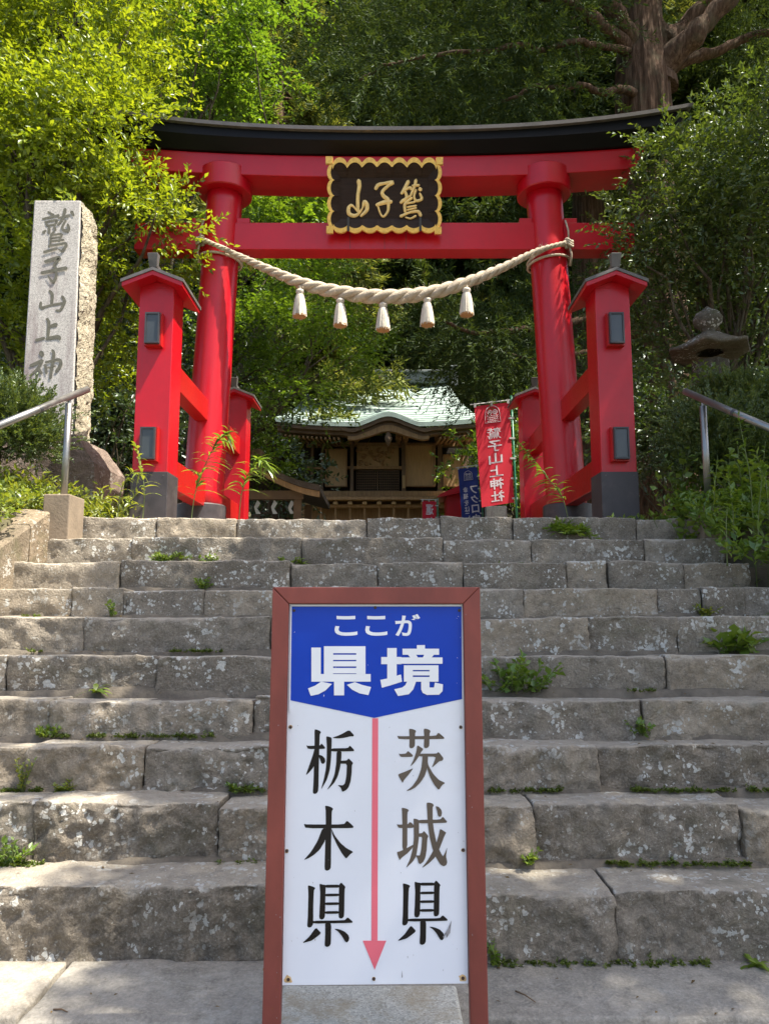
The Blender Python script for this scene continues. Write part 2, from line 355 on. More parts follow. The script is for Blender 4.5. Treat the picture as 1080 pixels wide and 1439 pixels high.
# ------------------------------------------------------------------ stairs data
TOPY = [1250, 1132, 1050, 982, 922, 868, 827, 790, 757, 728]
DST = [3.05, 3.35, 3.62, 3.91, 4.26, 4.63, 5.00, 5.36, 5.72, 6.08]
STEPZ = [at(540, TOPY[i], DST[i]).z for i in range(10)]
TERR = STEPZ[-1]
def stair_z(y):
    """height of the flight's slope line at distance y"""
    return float(np.interp(y, [2.7] + DST, [0.0] + STEPZ))
def smooth(a, b, x):
    t = min(1, max(0, (x - a) / (b - a))); return t * t * (3 - 2 * t)
def terrain(x, y):
    base = float(np.interp(y, [-400, 2.4, 2.75, 6.5, 15, 21, 34, 70, 150, 400], [-0.14, -0.14, -0.1, TERR - 0.03, TERR - 0.03, 3.1, 3.3, 13, 30, 45]))
    ax = abs(x)
    if y < 6.6:
        inside = ax < 2.78
        if inside: return min(base, stair_z(y) - 0.42) if y > 2.9 else -0.14
        bank = min(stair_z(y + 0.1) + 0.20, TERR) + 0.05 + 0.13 * min(3, max(0, ax - 3.05)) - 0.1 * (ax < 2.9)
        bank = bank if y > 2.9 else -0.14 + (bank + 0.14) * smooth(1.2, 2.9, y)
        h = bank + 0.05 * N((x, y, 0), 1.3)
        return h
    h = base
    if ax > 3.4: h += 0.14 * smooth(3.4, 5.5, ax) + 0.06 * N((x, y, 0), 0.8)
    if y > 15: h += (0.3 * N((x, y, 3), 0.25)) * smooth(15, 25, y) + 2.0 * smooth(9, 22, ax) * smooth(15, 30, y)
    return h
xs = sorted(set([-400, -200, -100, -60, -40] + list(np.round(np.arange(-30, -6, 2.0), 2)) + list(np.round(np.arange(-6, -2.9, 0.25), 3)) + [-2.80, -2.775, -2.4, -1.2, 0, 1.2, 2.4, 2.775, 2.80] + list(np.round(np.arange(3.0, 6.2, 0.25), 3)) + list(np.round(np.arange(8, 31, 2.0), 2)) + [40, 60, 100, 200, 400]))
ys = sorted(set([-400, -150, -60, -25, -12, -6, -3, -1, 0, 1] + list(np.round(np.arange(1.5, 9.1, 0.25), 3)) + list(np.round(np.arange(10, 40, 1.5), 2)) + [45, 52, 60, 70, 85, 110, 150, 220, 400]))
mb = MB(); nx = len(xs)
mb.add([(x, y, terrain(x, y)) for y in ys for x in xs], [(j * nx + i, j * nx + i + 1, (j + 1) * nx + i + 1, (j + 1) * nx + i) for j in range(len(ys) - 1) for i in range(nx - 1)])
setp(mb.build('ground', M['ground'], smooth=True), kind='structure')

def stone_block(rng, w, d, h, step=0.03, rnd=0.018, rough=0.010, toprough=0.004, seed=0.0, chip=0.02, back=0.0):
    """an uneven quarried block, origin at its front top left corner, x to the right, y to the back"""
    def ax(L, r):
        n = max(2, int((L - 2 * r) / step)); c = np.linspace(r, L - r, n + 1)
        return [0.0, r * 0.35] + list(c) + [L - r * 0.35, L]
    X, Y, Z = ax(w, rnd), ax(d, rnd), ax(h, rnd)
    nx_, ny_, nz_ = len(X), len(Y), len(Z); idx = {}; V = []; Fc = []
    def vid(i, j, k):
        key = (i, j, k)
        if key not in idx: idx[key] = len(V); V.append((X[i], Y[j], Z[k]))
        return idx[key]
    for i in range(nx_ - 1):
        for k in range(nz_ - 1):
            Fc.append((vid(i, 0, k), vid(i + 1, 0, k), vid(i + 1, 0, k + 1), vid(i, 0, k + 1)))
        for j in range(ny_ - 1):
            Fc.append((vid(i, j, nz_ - 1), vid(i + 1, j, nz_ - 1), vid(i + 1, j + 1, nz_ - 1), vid(i, j + 1, nz_ - 1)))
    for j in range(ny_ - 1):
        for k in range(nz_ - 1):
            Fc.append((vid(0, j + 1, k), vid(0, j, k), vid(0, j, k + 1), vid(0, j + 1, k + 1)))
            Fc.append((vid(nx_ - 1, j, k), vid(nx_ - 1, j + 1, k), vid(nx_ - 1, j + 1, k + 1), vid(nx_ - 1, j, k + 1)))
    H = np.array([w, d, h]); out = []
    for v in V:
        p = Vector(v); inn = Vector([min(max(v[a], rnd), H[a] - rnd) for a in range(3)]); dd = p - inn
        if dd.length > 1e-6:
            nrm = dd.normalized(); p = inn + nrm * rnd
        else: nrm = Vector((0, 0, 0))
        q = Vector((p.x + seed * 7.3, p.y + seed * 3.1, p.z + seed * 1.7))
        f = max(0, -nrm.y) ; tp = max(0, nrm.z); sd = abs(nrm.x)
        de = math.hypot(v[1], h - v[2]); dc = math.hypot(v[1], min(v[0], w - v[0]))
        edge = math.exp(-(de / 0.032) ** 2); corner = math.exp(-(dc / 0.028) ** 2)
        rid = 1 - abs(N(q, 9, 3)) * 2.2
        dis = f * (rough * 1.6 * N(q, 4.5, 4) + rough * 0.8 * rid + rough * 1.1 * (0.35 - abs(N(q, 13, 3))) + rough * 0.8 * (0.3 - abs(N(q, 27, 2)))) + tp * (toprough * 1.8 * N(q, 3.0, 3) + toprough * 0.5 * N(q, 18, 2)) + sd * 0.006 * N(q, 8, 2)
        bite = max(0.0, N(q, 4.2, 4) + 0.12)
        p = p + Vector((0, 0.62, -0.78)) * (edge * chip * 1.1 * bite) + Vector((0, 1, 0)) * (corner * chip * 0.7 * max(0.0, N(q, 7.0, 3) + 0.2))
        # the flank hugs an uneven joint
        p = p + nrm * dis + Vector((0, 0, 0.006 * N((q.x * 0.8, seed, 4), 2.0, 2)))
        out.append((p.x, p.y, p.z - h - back * max(0.0, p.y - 0.02) * (v[2] > h - rnd - 1e-4)))
    return out, Fc
JOINTS = [
    [-180, 380, 560, 862, 1250], [-150, 47, 307, 560, 750, 1042, 1240], [-120, 40, 203, 560, 840, 1190], [-100, 68, 355, 610, 900, 1180],
    [-90, 10, 222, 500, 935, 1160], [-60, 118, 380, 560, 825, 950, 1140], [-32, 100, 173, 287, 385, 560, 735, 922, 985, 1045, 1110],
    [15, 170, 408, 530, 650, 795, 853, 960, 1052], [65, 186, 424, 622, 746, 904, 1016], [115, 221, 332, 515, 618, 720, 892, 990]]
stairs = bpy.data.objects.new('stone_stairs', None); COL.objects.link(stairs); stairs['kind'] = 'structure'
rng = random.Random(5)
for i in range(10):
    y0 = DST[i]; y1 = (DST[i + 1] if i < 9 else 6.75) + 0.10; zt = STEPZ[i]; zb = (STEPZ[i - 1] if i else 0.0) - 0.05
    J = JOINTS[i]
    for j in range(len(J) - 1):
        xa, xb = at(J[j], TOPY[i], y0).x, at(J[j + 1], TOPY[i], y0).x
        gap = rng.uniform(0.005, 0.012); dz = rng.uniform(-0.012, 0.010); dy = rng.uniform(-0.022, 0.022)
        big = i == 0 and j == 0
        lift = 0.0 if rng.random() < 0.5 else rng.uniform(0.0, 0.02)
        st = 0.016 if i < 3 else (0.021 if i < 6 else 0.028)
        V, Fc = stone_block(rng, xb - xa - gap, (y1 - y0) + 0.02, zt - zb - lift, st, rng.uniform(0.007, 0.013), 0.0155 if i < 4 else 0.011, 0.005, seed=i * 1.37 + j * 0.61, chip=0.03 if i < 4 else 0.022, back=(0.0, 0.035, 0.075, 0.085, 0.085, 0.08, 0.06, 0.03, 0.0, 0.0)[i])
        me = np_mesh('step_stone', V, Fc, M['stair']); me.polygons.foreach_set('use_smooth', [True] * len(me.polygons))
        o = link('step_stone', me, stairs); o.location = (xa + gap / 2, y0 + dy, zt + dz)
        o.rotation_euler = (0, rng.uniform(-0.004, 0.004), rng.uniform(-0.006, 0.006))
# bedding behind the joints
mb = MB(); prof = [(2.98, -0.14)]
for i in range(10):
    zt = STEPZ[i]; prof += [(DST[i] + 0.05, (STEPZ[i - 1] if i else -0.14) - 0.035 if i else -0.14), (DST[i] + 0.05, zt - 0.035)]
prof += [(7.0, TERR - 0.035)]
mb.sheet(lambda u, v: (-2.86 + 5.72 * u, prof[int(round(v * (len(prof) - 1)))][0], prof[int(round(v * (len(prof) - 1)))][1]), 6, len(prof) - 1)
mb.build('bedding', M['mortar'], stairs)
# irregular mortar and packing along the foot of each riser
for i in range(1, 10):
    mb = MB(); zc = STEPZ[i - 1]; y0 = DST[i]
    def strip(u, v, i=i, zc=zc, y0=y0):
        x = -2.75 + 5.5 * u; a = 0.5 + 0.5 * N((x, i * 3.3, 0), 1.8, 4)
        h = max(0.0, a - 0.25) * 0.05; dp = 0.02 + 0.05 * max(0, a - 0.2)
        prof = [(-dp, -0.045), (-dp * 0.55, h * 0.55 - 0.002), (0.0, h), (0.05, h)]
        q = prof[int(round(v * 3))]
        return (x, y0 + q[0] + 0.004 * N((x, i, 5), 14), zc + q[1] + 0.004 * N((x, i, 9), 20))
    mb.sheet(strip, 160, 3); mb.build('mortar_fillet', M['mortar'], stairs, smooth=True)

# ---- paving at the foot of the flight
pav = bpy.data.objects.new('pavement', None); COL.objects.link(pav); pav['kind'] = 'structure'
slabs = [(-2.9, -1.22, 2.66, 3.06, 0.0), (-1.205, 0.30, 2.62, 3.06, 0.004), (0.312, 1.75, 2.655, 3.06, 0.0), (1.765, 3.0, 2.65, 3.06, -0.004),
         (-2.95, -1.6, 1.3, 2.60, -0.115), (-1.59, -0.35, 1.3, 2.585, -0.11), (-0.34, 0.55, 1.25, 2.58, -0.112), (0.56, 1.7, 1.3, 2.61, -0.115), (1.71, 3.0, 1.3, 2.6, -0.11)]
for k, (xa, xb, ya, yb, z) in enumerate(slabs):
    V, Fc = stone_block(rng, xb - xa, yb - ya, 0.13, 0.03, 0.012, 0.006, 0.004, seed=30 + k * 1.9, chip=0.012)
    me = np_mesh('paving_slab', V, Fc, M['slab']); me.polygons.foreach_set('use_smooth', [True] * len(me.polygons))
    o = link('paving_slab', me, pav); o.location = (xa, ya, z); o.rotation_euler = (0, 0, rng.uniform(-0.006, 0.006))
# ---- packed earth of the upper terrace
mb = MB(); mb.sheet(lambda u, v: (-3.3 + 6.6 * u, 6.7 + 8.0 * v, TERR - 0.012 + 0.008 * N((u * 12, v * 12, 1))), 40, 40)
setp(mb.build('terrace', M['gravel'], smooth=True), kind='structure')

# ---- sloping kerb walls beside the flight
def kerb(side):
    label = {-1: 'sunlit sloping stone kerb along the left edge of the stairs', 1: 'overgrown stone kerb along the right edge of the stairs'}[side]
    k = thing('kerb_wall', label, 'kerb', (side * 2.9, 4.8, stair_z(4.8)), 'kerbs of the stairs')
    yk = [2.85, 3.55, 4.2, 4.85, 5.5, 6.14]
    for a, b in zip(yk[:-1], yk[1:]):
        mb = MB(); n = 26; m = 6
        def top(y): return min(stair_z(y) + 0.21, TERR + 0.035)
        x_in = lambda y: side * float(np.interp(y, [2.8, 5.0, 6.2], [2.74, 2.70, 2.56]))
        wd = 0.27
        def fn(u, v):
            y = a + 0.006 + (b - a - 0.012) * u; z = top(y) ; xi = x_in(y)
            P = [(0, -0.42), (0, -0.20), (0, -0.018), (0.018, 0), (wd * 0.5, 0), (wd, 0), (wd, -0.3)]
            q = P[int(round(v * 6))]; e = 0.010 * N((y * 3, v * 5, side), 2.0)
            return (xi + side * (q[0] + (e if v < 0.5 else 0)), y, z + q[1] + (e if v >= 0.4 else 0))
        mb.sheet(fn, n, m); nn = n + 1
        mb.f.append(tuple(j * nn for j in range(m + 1))); mb.f.append(tuple(j * nn + n for j in range(m, -1, -1)))
        if side < 0: pass
        else: mb.f = [tuple(reversed(f)) for f in mb.f]
        mb.build('kerb_stone', M['kerb'], k, smooth=False)
kerb(-1)

# ------------------------------------------------------------------ lettering
_glyphs = {}
def glyph(ch, bold=0.0):
    """unit-box outline mesh of one character from Blender's own built-in font: (points 0..1, faces)"""
    key = (ch, bold)
    if key not in _glyphs:
        cu = bpy.data.curves.new('glyph', 'FONT'); cu.body = ch; cu.offset = bold; cu.resolution_u = 4; cu.fill_mode = 'FRONT'
        ob = bpy.data.objects.new('glyph', cu); COL.objects.link(ob); bpy.context.view_layer.update()
        dg = bpy.context.evaluated_depsgraph_get(); me = ob.evaluated_get(dg).to_mesh()
        P = np.array([v.co[:2] for v in me.vertices]); fs = [tuple(p.vertices) for p in me.polygons]
        ob.evaluated_get(dg).to_mesh_clear(); bpy.data.objects.remove(ob); bpy.data.curves.remove(cu)
        lo, hi = P.min(0), P.max(0); _glyphs[key] = ((P - lo) / (hi - lo), fs)
    return _glyphs[key]
def put_glyph(mb, ch, box, place, bold=0.0, mirror=False):
    """box = pixel-like (x0, y0, x1, y1) with y down; place(x, y) -> world point"""
    P, fs = glyph(ch, bold); x0, y0, x1, y1 = box
    mb.add([place(x0 + (1 - p[0] if mirror else p[0]) * (x1 - x0), y1 - p[1] * (y1 - y0)) for p in P], fs)
def smooth_poly(pts, it=1):
    """soften the corners of a traced stroke outline a little"""
    for _ in range(it):
        q = []
        for i in range(len(pts)):
            a, b = pts[i], pts[(i + 1) % len(pts)]
            q += [(a[0] * .85 + b[0] * .15, a[1] * .85 + b[1] * .15), (a[0] * .15 + b[0] * .85, a[1] * .15 + b[1] * .85)]
        pts = q
    return pts
def brush(pts, sub=6):
    """outline of a brush stroke given as (x, y, width) nodes"""
    P = np.array([p[:2] for p in pts], float); W = np.array([p[2] for p in pts], float); n = len(P); out = []; ww = []
    for i in range(n - 1):
        p0, p1, p2, p3 = P[max(i - 1, 0)], P[i], P[i + 1], P[min(i + 2, n - 1)]
        for t in np.linspace(0, 1, sub, endpoint=False):
            out.append(0.5 * ((2 * p1) + (p2 - p0) * t + (2 * p0 - 5 * p1 + 4 * p2 - p3) * t * t + (3 * p1 - p0 - 3 * p2 + p3) * t ** 3)); ww.append(W[i] + (W[i + 1] - W[i]) * t)
    out.append(P[-1]); ww.append(W[-1]); out = np.array(out); ww = np.array(ww)
    return out, ww
def add_brush(mb, pts, place, lift=0.0, dome=0.0):
    """a ribbon of quads with round ends and, for carved gold letters, a raised spine"""
    C, W = brush(pts); T = np.gradient(C, axis=0); T /= (np.linalg.norm(T, axis=1, keepdims=True) + 1e-9); Nn = np.c_[-T[:, 1], T[:, 0]]
    C = np.vstack([C[0] - T[0] * W[0] * 0.42, C[0] - T[0] * W[0] * 0.2, C, C[-1] + T[-1] * W[-1] * 0.2, C[-1] + T[-1] * W[-1] * 0.42])
    Nn = np.vstack([Nn[0], Nn[0], Nn, Nn[-1], Nn[-1]]); W = np.r_[W[0] * 0.35, W[0] * 0.8, W, W[-1] * 0.8, W[-1] * 0.35]
    vs = []; fs = []
    for i in range(len(C)):
        for s_, dz in ((-0.5, 0.0), (-0.3, dome * 0.8), (0.0, dome), (0.3, dome * 0.8), (0.5, 0.0)):
            p = C[i] + Nn[i] * W[i] * s_; vs.append(place(p[0], p[1], lift + dz))
    for i in range(len(C) - 1):
        for k in range(4):
            a = i * 5 + k; fs.append((a, a + 1, a + 6, a + 5))
    mb.add(vs, fs)

# ------------------------------------------------------------------ torii gate
TY = 8.85
tor = thing('torii_gate', 'large red wooden torii gate with black top beam above the stairs', 'gate', (0, TY, TERR))
Z = lambda py, Y: at(540, py, Y).z
PB, PT = 2.215, 2.03          # pillar axis at the ground and at the top
zt = Z(262, TY)               # pillar top
def axis_x(z): return PB + (PT - PB) * (z - TERR) / (zt - TERR)
for s in (-1, 1):
    mb = MB(); zz = np.linspace(TERR + 0.34, zt, 16)
    mb.tube([(s * axis_x(z), TY, z) for z in zz], [0.243 - 0.020 * (z - TERR) / (zt - TERR) for z in zz], 40)
    p = mb.build('pillar', M['red'], tor, smooth=True)
    for pl in p.data.polygons: pl.use_smooth = len(pl.vertices) == 4
    mb = MB(); c = (s * PB, TY, TERR - 0.05)
    mb.lathe(c, [(0.30, 0), (0.30, 0.525), (0.285, 0.54), (0.23, 0.542)], 40)
    b = mb.build('base_cap', M['basecap'], p, smooth=True); b.data.set_sharp_from_angle(angle=math.radians(35))
    mb = MB(); c = (s * axis_x(zt), TY, zt - 0.14)
    mb.lathe(c, [(0.20, 0), (0.325, 0.0), (0.337, 0.012), (0.337, 0.278), (0.325, 0.29), (0.2, 0.29)], 48)
    b = mb.build('collar_ring', M['red'], p, smooth=True); b.data.set_sharp_from_angle(angle=math.radians(28))

def rise(x, a=0.20, p=2.4): return a * (abs(x) / 3.9) ** p
def curved_beam(sections, half, n=40, skew=0.0, a=0.2):
    """sections: closed list of (y, z); the ends slope by skew per metre of height"""
    mb = MB(); m = len(sections); z0 = min(q[1] for q in sections)
    for i in range(n + 1):
        u = -1 + 2 * i / n
        for (y, z, *aa) in sections:
            x = u * (half + skew * (z - z0)); mb.v.append((x, y, z + rise(x, aa[0] if aa else a)))
    for i in range(n):
        for k in range(m): mb.f.append((i * m + k, (i + 1) * m + k, (i + 1) * m + (k + 1) % m, i * m + (k + 1) % m))
    mb.f.append(tuple(range(m))); mb.f.append(tuple(n * m + k for k in range(m - 1, -1, -1)))
    return mb
yf = TY - 0.235
zs0, zs1 = Z(247, yf) - 0.012, Z(219, yf)      # lintel
curved_beam([(yf, zs0), (yf, zs1), (TY + 0.235, zs1), (TY + 0.235, zs0)], 3.13, skew=0.55).build('lintel', M['red'], tor, bevel=0.008)
for s in (-1, 1):                               # copper end plates on the lintel
    mb = MB(); h0 = 3.13 * s
    b = [(h0 + s * 0.003, yf - 0.006, zs0 + rise(h0)), (h0 + s * 0.003, TY + 0.241, zs0 + rise(h0))]
    x1 = s * (3.13 + 0.55 * (zs1 - zs0)); tps = [(x1 + s * 0.003, TY + 0.241, zs1 + rise(x1)), (x1 + s * 0.003, yf - 0.006, zs1 + rise(x1))]
    f = b + tps if s > 0 else list(reversed(b + tps)); mb.prism(f, (s * 0.02, 0, 0)); mb.f = [tuple(reversed(q)) for q in mb.f]
    mb.build('end_plate', M['copper'], tor)
yk = yf - 0.17
zk1 = Z(186, yk)
kas = curved_beam([(yf - 0.035, zs1 + 0.004), (yk, zk1 - 0.10, 0.28), (yk, zk1, 0.34), (2 * TY - yk, zk1, 0.34), (2 * TY - yk, zk1 - 0.10, 0.28), (2 * TY - yf + 0.035, zs1 + 0.004)], 3.55, skew=1.05).build('top_beam', M['black'], tor)
zr = zk1 + 0.002
curved_beam([(yk - 0.05, zr), (yk - 0.055, zr + 0.045), (TY, zr + 0.20), (2 * TY - yk + 0.055, zr + 0.045), (2 * TY - yk + 0.05, zr)], 3.55 + 1.05 * (zk1 - zs1) + 0.03, skew=0.5, a=0.34).build('copper_roof', M['copper'], kas)
# tie beam with wedges
yn = TY - 0.125
zn0, zn1 = Z(350, yn), Z(312.5, yn)
MB().box((-3.12, yn, zn0), (3.12, TY + 0.125, zn1)).build('tie_beam', M['red'], tor, bevel=0.006)
for s in (-1, 1):
    xa = axis_x(zn1)
    for e in (-1, 1):
        x0 = s * xa + e * 0.20; x1 = s * xa + e * 0.36
        MB().box((min(x0, x1), yn + 0.01, zn1 + 0.001), (max(x0, x1), TY + 0.115, zn1 + 0.065)).build('wedge', M['red'], tor, bevel=0.005)
# central strut behind the name plaque
MB().box((-0.16, TY - 0.09, zn1 + 0.002), (0.16, TY + 0.09, zs0 - 0.002)).build('center_strut', M['red'], tor)
for x in (0.0, 0.27, -0.43):
    MB().box((x - 0.0025, yn - 0.0015, zn0 + 0.002), (x + 0.0025, yn + 0.01, zn1 - 0.002)).build('joint_line', M['basecap'], tor)

# leg posts front and back, with braces
PH = 0.165
def leg_post(s, yc, front):
    cx = s * 2.185; z0 = TERR - 0.05; zb = TERR + 0.52; zr0 = Z(398, 6.68) - 0.02; za = Z(381, 6.68)
    mb = MB().box((cx - PH, yc - PH, zb - 0.02), (cx + PH, yc + PH, zr0 + 0.03))
    p = mb.build('post', M['red'], tor, bevel=0.006)
    MB().box((cx - PH - 0.008, yc - PH - 0.008, z0), (cx + PH + 0.008, yc + PH + 0.008, zb)).build('base_cap', M['basecap'], p, bevel=0.005)
    if front:
        for dx in (-0.13, 0.13): MB().tube([(cx + dx, yc - PH - 0.012, zb - 0.035), (cx + dx, yc - PH - 0.004, zb - 0.035)], 0.006, 8).build('rivet', M['copper'], p)
    # rooflet: red soffit boards under grey metal
    hw, yo0, yo1 = 0.285, yc - PH - 0.155, yc + PH + 0.17; zd = 0.115
    for q in (-1, 1):
        def side(lo, hi, th0, th1):
            a = [(cx, lo, za - 0.002), (cx + q * hw, lo, za - zd - 0.06)]
            return a
        for (nm, mt, d0, d1, ex, ey) in (('soffit', M['red'], -0.055, -0.014, 0.0, 0.0), ('roof_sheet', M['rooflet'], -0.0125, 0.018, 0.012, 0.012)):
            A = Vector((cx, 0, za)); Bp = Vector((cx + q * (hw + ex), 0, za - zd * (hw + ex) / hw))
            b = [(A.x, yo0 - ey, A.z + d0), (Bp.x, yo0 - ey, Bp.z + d0), (Bp.x, yo1 + ey, Bp.z + d0), (A.x, yo1 + ey, A.z + d0)]
            t_ = [(x, y, z + d1 - d0) for x, y, z in b]
            if q < 0: b = b[::-1]; t_ = t_[::-1]
            MB().hexa(b, t_).build(nm, mt, p)
    # gable fill, ridge and finial
    MB().prism([(cx - PH, yo0 + 0.15, zr0 + 0.02), (cx + PH, yo0 + 0.15, zr0 + 0.02), (cx + PH * 0.9, yo0 + 0.15, za - 0.11), (cx, yo0 + 0.15, za - 0.06), (cx - PH * 0.9, yo0 + 0.15, za - 0.11)], (0, yo1 - yo0 - 0.3, 0)).build('gable_board', M['red'], p)
    MB().box((cx - 0.032, yo0 + 0.06, za + 0.012), (cx + 0.032, yo1 + 0.01, za + 0.07)).build('ridge_cap', M['rooflet'], p, bevel=0.006)
    MB().hexa([(cx - 0.036, yo0 + 0.005, za + 0.02), (cx + 0.036, yo0 + 0.005, za + 0.02), (cx + 0.036, yo0 + 0.06, za + 0.02), (cx - 0.036, yo0 + 0.06, za + 0.02)],
              [(cx - 0.05, yo0 - 0.03, za + 0.15), (cx + 0.05, yo0 - 0.03, za + 0.15), (cx + 0.05, yo0 + 0.05, za + 0.155), (cx - 0.05, yo0 + 0.05, za + 0.155)]).build('finial', M['rooflet'], p, bevel=0.006)
    if front:
        for py in (460.5, 622.5):
            zc = Z(py, yc - PH - 0.1); hh = 0.15; ww = 0.068; y0 = yc - PH
            MB().box((cx - ww - 0.012, y0 - 0.075, zc - hh - 0.012), (cx + ww + 0.012, y0 - 0.001, zc + hh + 0.012)).build('lamp_bracket', M['red2'], p)
            lb = MB()
            fr = y0 - 0.115
            for (x0, x1, a, b_) in ((-ww, ww, hh - 0.016, hh), (-ww, ww, -hh, -hh + 0.016), (-ww, -ww + 0.014, -hh + 0.016, hh - 0.016), (ww - 0.014, ww, -hh + 0.016, hh - 0.016)):
                lb.box((cx + x0, fr, zc + a), (cx + x1, y0 - 0.076, zc + b_))
            lb.build('lamp_frame', M['lampbox'], p)
            MB().box((cx - ww + 0.0142, fr + 0.012, zc - hh + 0.0162), (cx + ww - 0.0142, y0 - 0.077, zc + hh - 0.0162)).build('lamp_pane', M['lampglass'], p)
    return p
for s in (-1, 1):
    leg_post(s, 6.95, True); leg_post(s, 10.75, False)
    cx = s * 2.185
    for (za_, zb_) in ((Z(538, 7.12), Z(503, 7.12)), (Z(682, 7.12), Z(640, 7.12))):
        for (ya, yb) in ((6.95 + PH - 0.01, TY - 0.225), (TY + 0.225, 10.75 - PH + 0.01)):
            MB().box((cx - 0.075, ya, za_), (cx + 0.075, yb, zb_)).build('brace', M['red2'], tor, bevel=0.005)
    for yc in (6.95, 10.75): pass

# ------------------------------------------------------------------ sacred rope with tassels
ro = thing('straw_rope', 'thick twisted straw rope slung between the red gate pillars', 'rope', (0, TY - 0.45, Z(415, TY - 0.4)))
ends = [at(287, 337, TY - 0.27), at(794, 341, TY - 0.27)]
ctl = [(287, 337), (330, 357), (380, 380), (430, 400), (485, 412), (540, 417), (600, 412), (655, 397), (710, 374), (755, 352), (794, 341)]
pts = []
for k, (px, py) in enumerate(ctl):
    u = k / (len(ctl) - 1); pts.append(at(px, py, TY - 0.25 - 0.14 * math.sin(math.pi * u)))
def catmull(P, n):
    out = []
    for i in range(len(P) - 1):
        p0, p1, p2, p3 = P[max(i - 1, 0)], P[i], P[i + 1], P[min(i + 2, len(P) - 1)]
        for t in np.linspace(0, 1, n, endpoint=False):
            out.append(0.5 * ((2 * p1) + (p2 - p0) * t + (2 * p0 - 5 * p1 + 4 * p2 - p3) * t * t + (3 * p1 - p0 - 3 * p2 + p3) * t ** 3))
    out.append(P[-1]); return out
cl = catmull(pts, 36); L = [0.0]
for a, b in zip(cl[:-1], cl[1:]): L.append(L[-1] + (b - a).length)
phase = 0.0; ph = [0.0]
def rope_r(u): return 0.027 + 0.056 * max(0.0, math.sin(math.pi * min(1, max(0, (u - 0.04) / 0.92)))) ** 1.15
for i in range(1, len(cl)):
    r = rope_r(L[i] / L[-1]); phase += (L[i] - L[i - 1]) * 2 * math.pi / (r * 6.6); ph.append(phase)
for k in range(3):
    path = []; rad = []
    for i, c in enumerate(cl):
        t = (cl[min(i + 1, len(cl) - 1)] - cl[max(i - 1, 0)]).normalized(); u_ = t.cross(Vector((0, 1, 0))).normalized(); v_ = t.cross(u_)
        r = rope_r(L[i] / L[-1]); a = -ph[i] + k * 2 * math.pi / 3
        path.append(c + (u_ * math.cos(a) + v_ * math.sin(a)) * r * 0.52); rad.append(r * 0.60)
    MB().tube(path, rad, 12).build('strand', M['rope'], ro, smooth=True)
for e, (px, py) in ((0, (287, 335)), (1, (795, 339))):    # lashings round the pillars and tie-up cords
    s = -1 if e == 0 else 1
    zc = Z(py, TY - 0.25); xa = axis_x(zc) * s
    for k, dz in enumerate((0.0, -0.10)):
        path = [(xa + 0.258 * math.cos(a), TY + 0.258 * math.sin(a), zc + dz - 0.08 + 0.08 * math.cos(a + (0 if s > 0 else math.pi)) * (1.0 if k == 0 else 0.4)) for a in np.linspace(0, 2 * math.pi, 40)]
        MB().tube(path, 0.016, 8, cap=False).build('lashing', M['rope'], ro, smooth=True)
    kx = xa + s * 0.215; ky = TY - 0.17
    for k in range(3):
        path = [(kx + 0.045 * math.cos(a) * s, ky - 0.03 + 0.03 * math.sin(a), zc + 0.0 + 0.03 * k - 0.03 + 0.02 * math.sin(a * 2)) for a in np.linspace(0, 2 * math.pi, 20)]
        MB().tube(path, 0.015, 6, cap=False).build('knot', M['rope'], ro, smooth=True)
    MB().tube([(kx, ky - 0.02, zc + 0.03), (kx + s * 0.005, ky, zc + 0.18), (kx - s * 0.02, TY - 0.14, zn1 + 0.02)], 0.012, 6).build('tie_cord', M['rope'], ro, smooth=True)
    MB().tube([(kx, ky - 0.03, zc - 0.02), (kx + s * 0.03, ky - 0.02, zc - 0.14), (kx + s * 0.02, ky + 0.02, zc - 0.27)], [0.014, 0.013, 0.018], 6).build('loose_end', M['rope'], ro, smooth=True)
for k, (px, py) in enumerate(((421.5, 407), (478, 420), (538, 426), (600, 419), (655, 405))):
    c = at(px, py, TY - 0.40); 
    tr = random.Random(k)
    mb = MB(); n = 64; jag = [tr.uniform(-0.11, 0.11) for _ in range(64)]; prof = [(0.035, 0.0), (0.048, -0.012), (0.050, -0.035), (0.036, -0.05), (0.048, -0.075), (0.060, -0.13), (0.070, -0.22), (0.080, -0.325)]
    vs = []
    for (r, z) in prof:
        for j in range(n):
            a = 2 * math.pi * j / n; rr = r * (1 + ((0.05 if j % 2 else -0.05) + jag[j] * min(1, -z * 4)) * (1 if z < -0.06 else 0.2)) ; vs.append((c.x + rr * math.cos(a), c.y + rr * math.sin(a), c.z + z - (tr.uniform(-0.012, 0.028) if z < -0.3 else 0)))
    mb.add(vs, [(i * n + j, (i + 1) * n + j, (i + 1) * n + (j + 1) % n, i * n + (j + 1) % n) for i in range(len(prof) - 1) for j in range(n)] + [tuple(range(n))])
    t_ = mb.build('tassel', M['tassel'], ro, smooth=True)
    mb = MB().lathe((c.x, c.y, c.z - 0.322), [(0.02, 0.01), (0.082, 0.0), (0.079, -0.016), (0.0, -0.02)], 28); mb.build('cut_end', M['tasselend'], t_)
    MB().tube([(c.x, c.y, c.z - 0.01), (c.x, c.y, c.z + 0.05)], 0.02, 8).build('tassel_loop', M['rope'], t_)

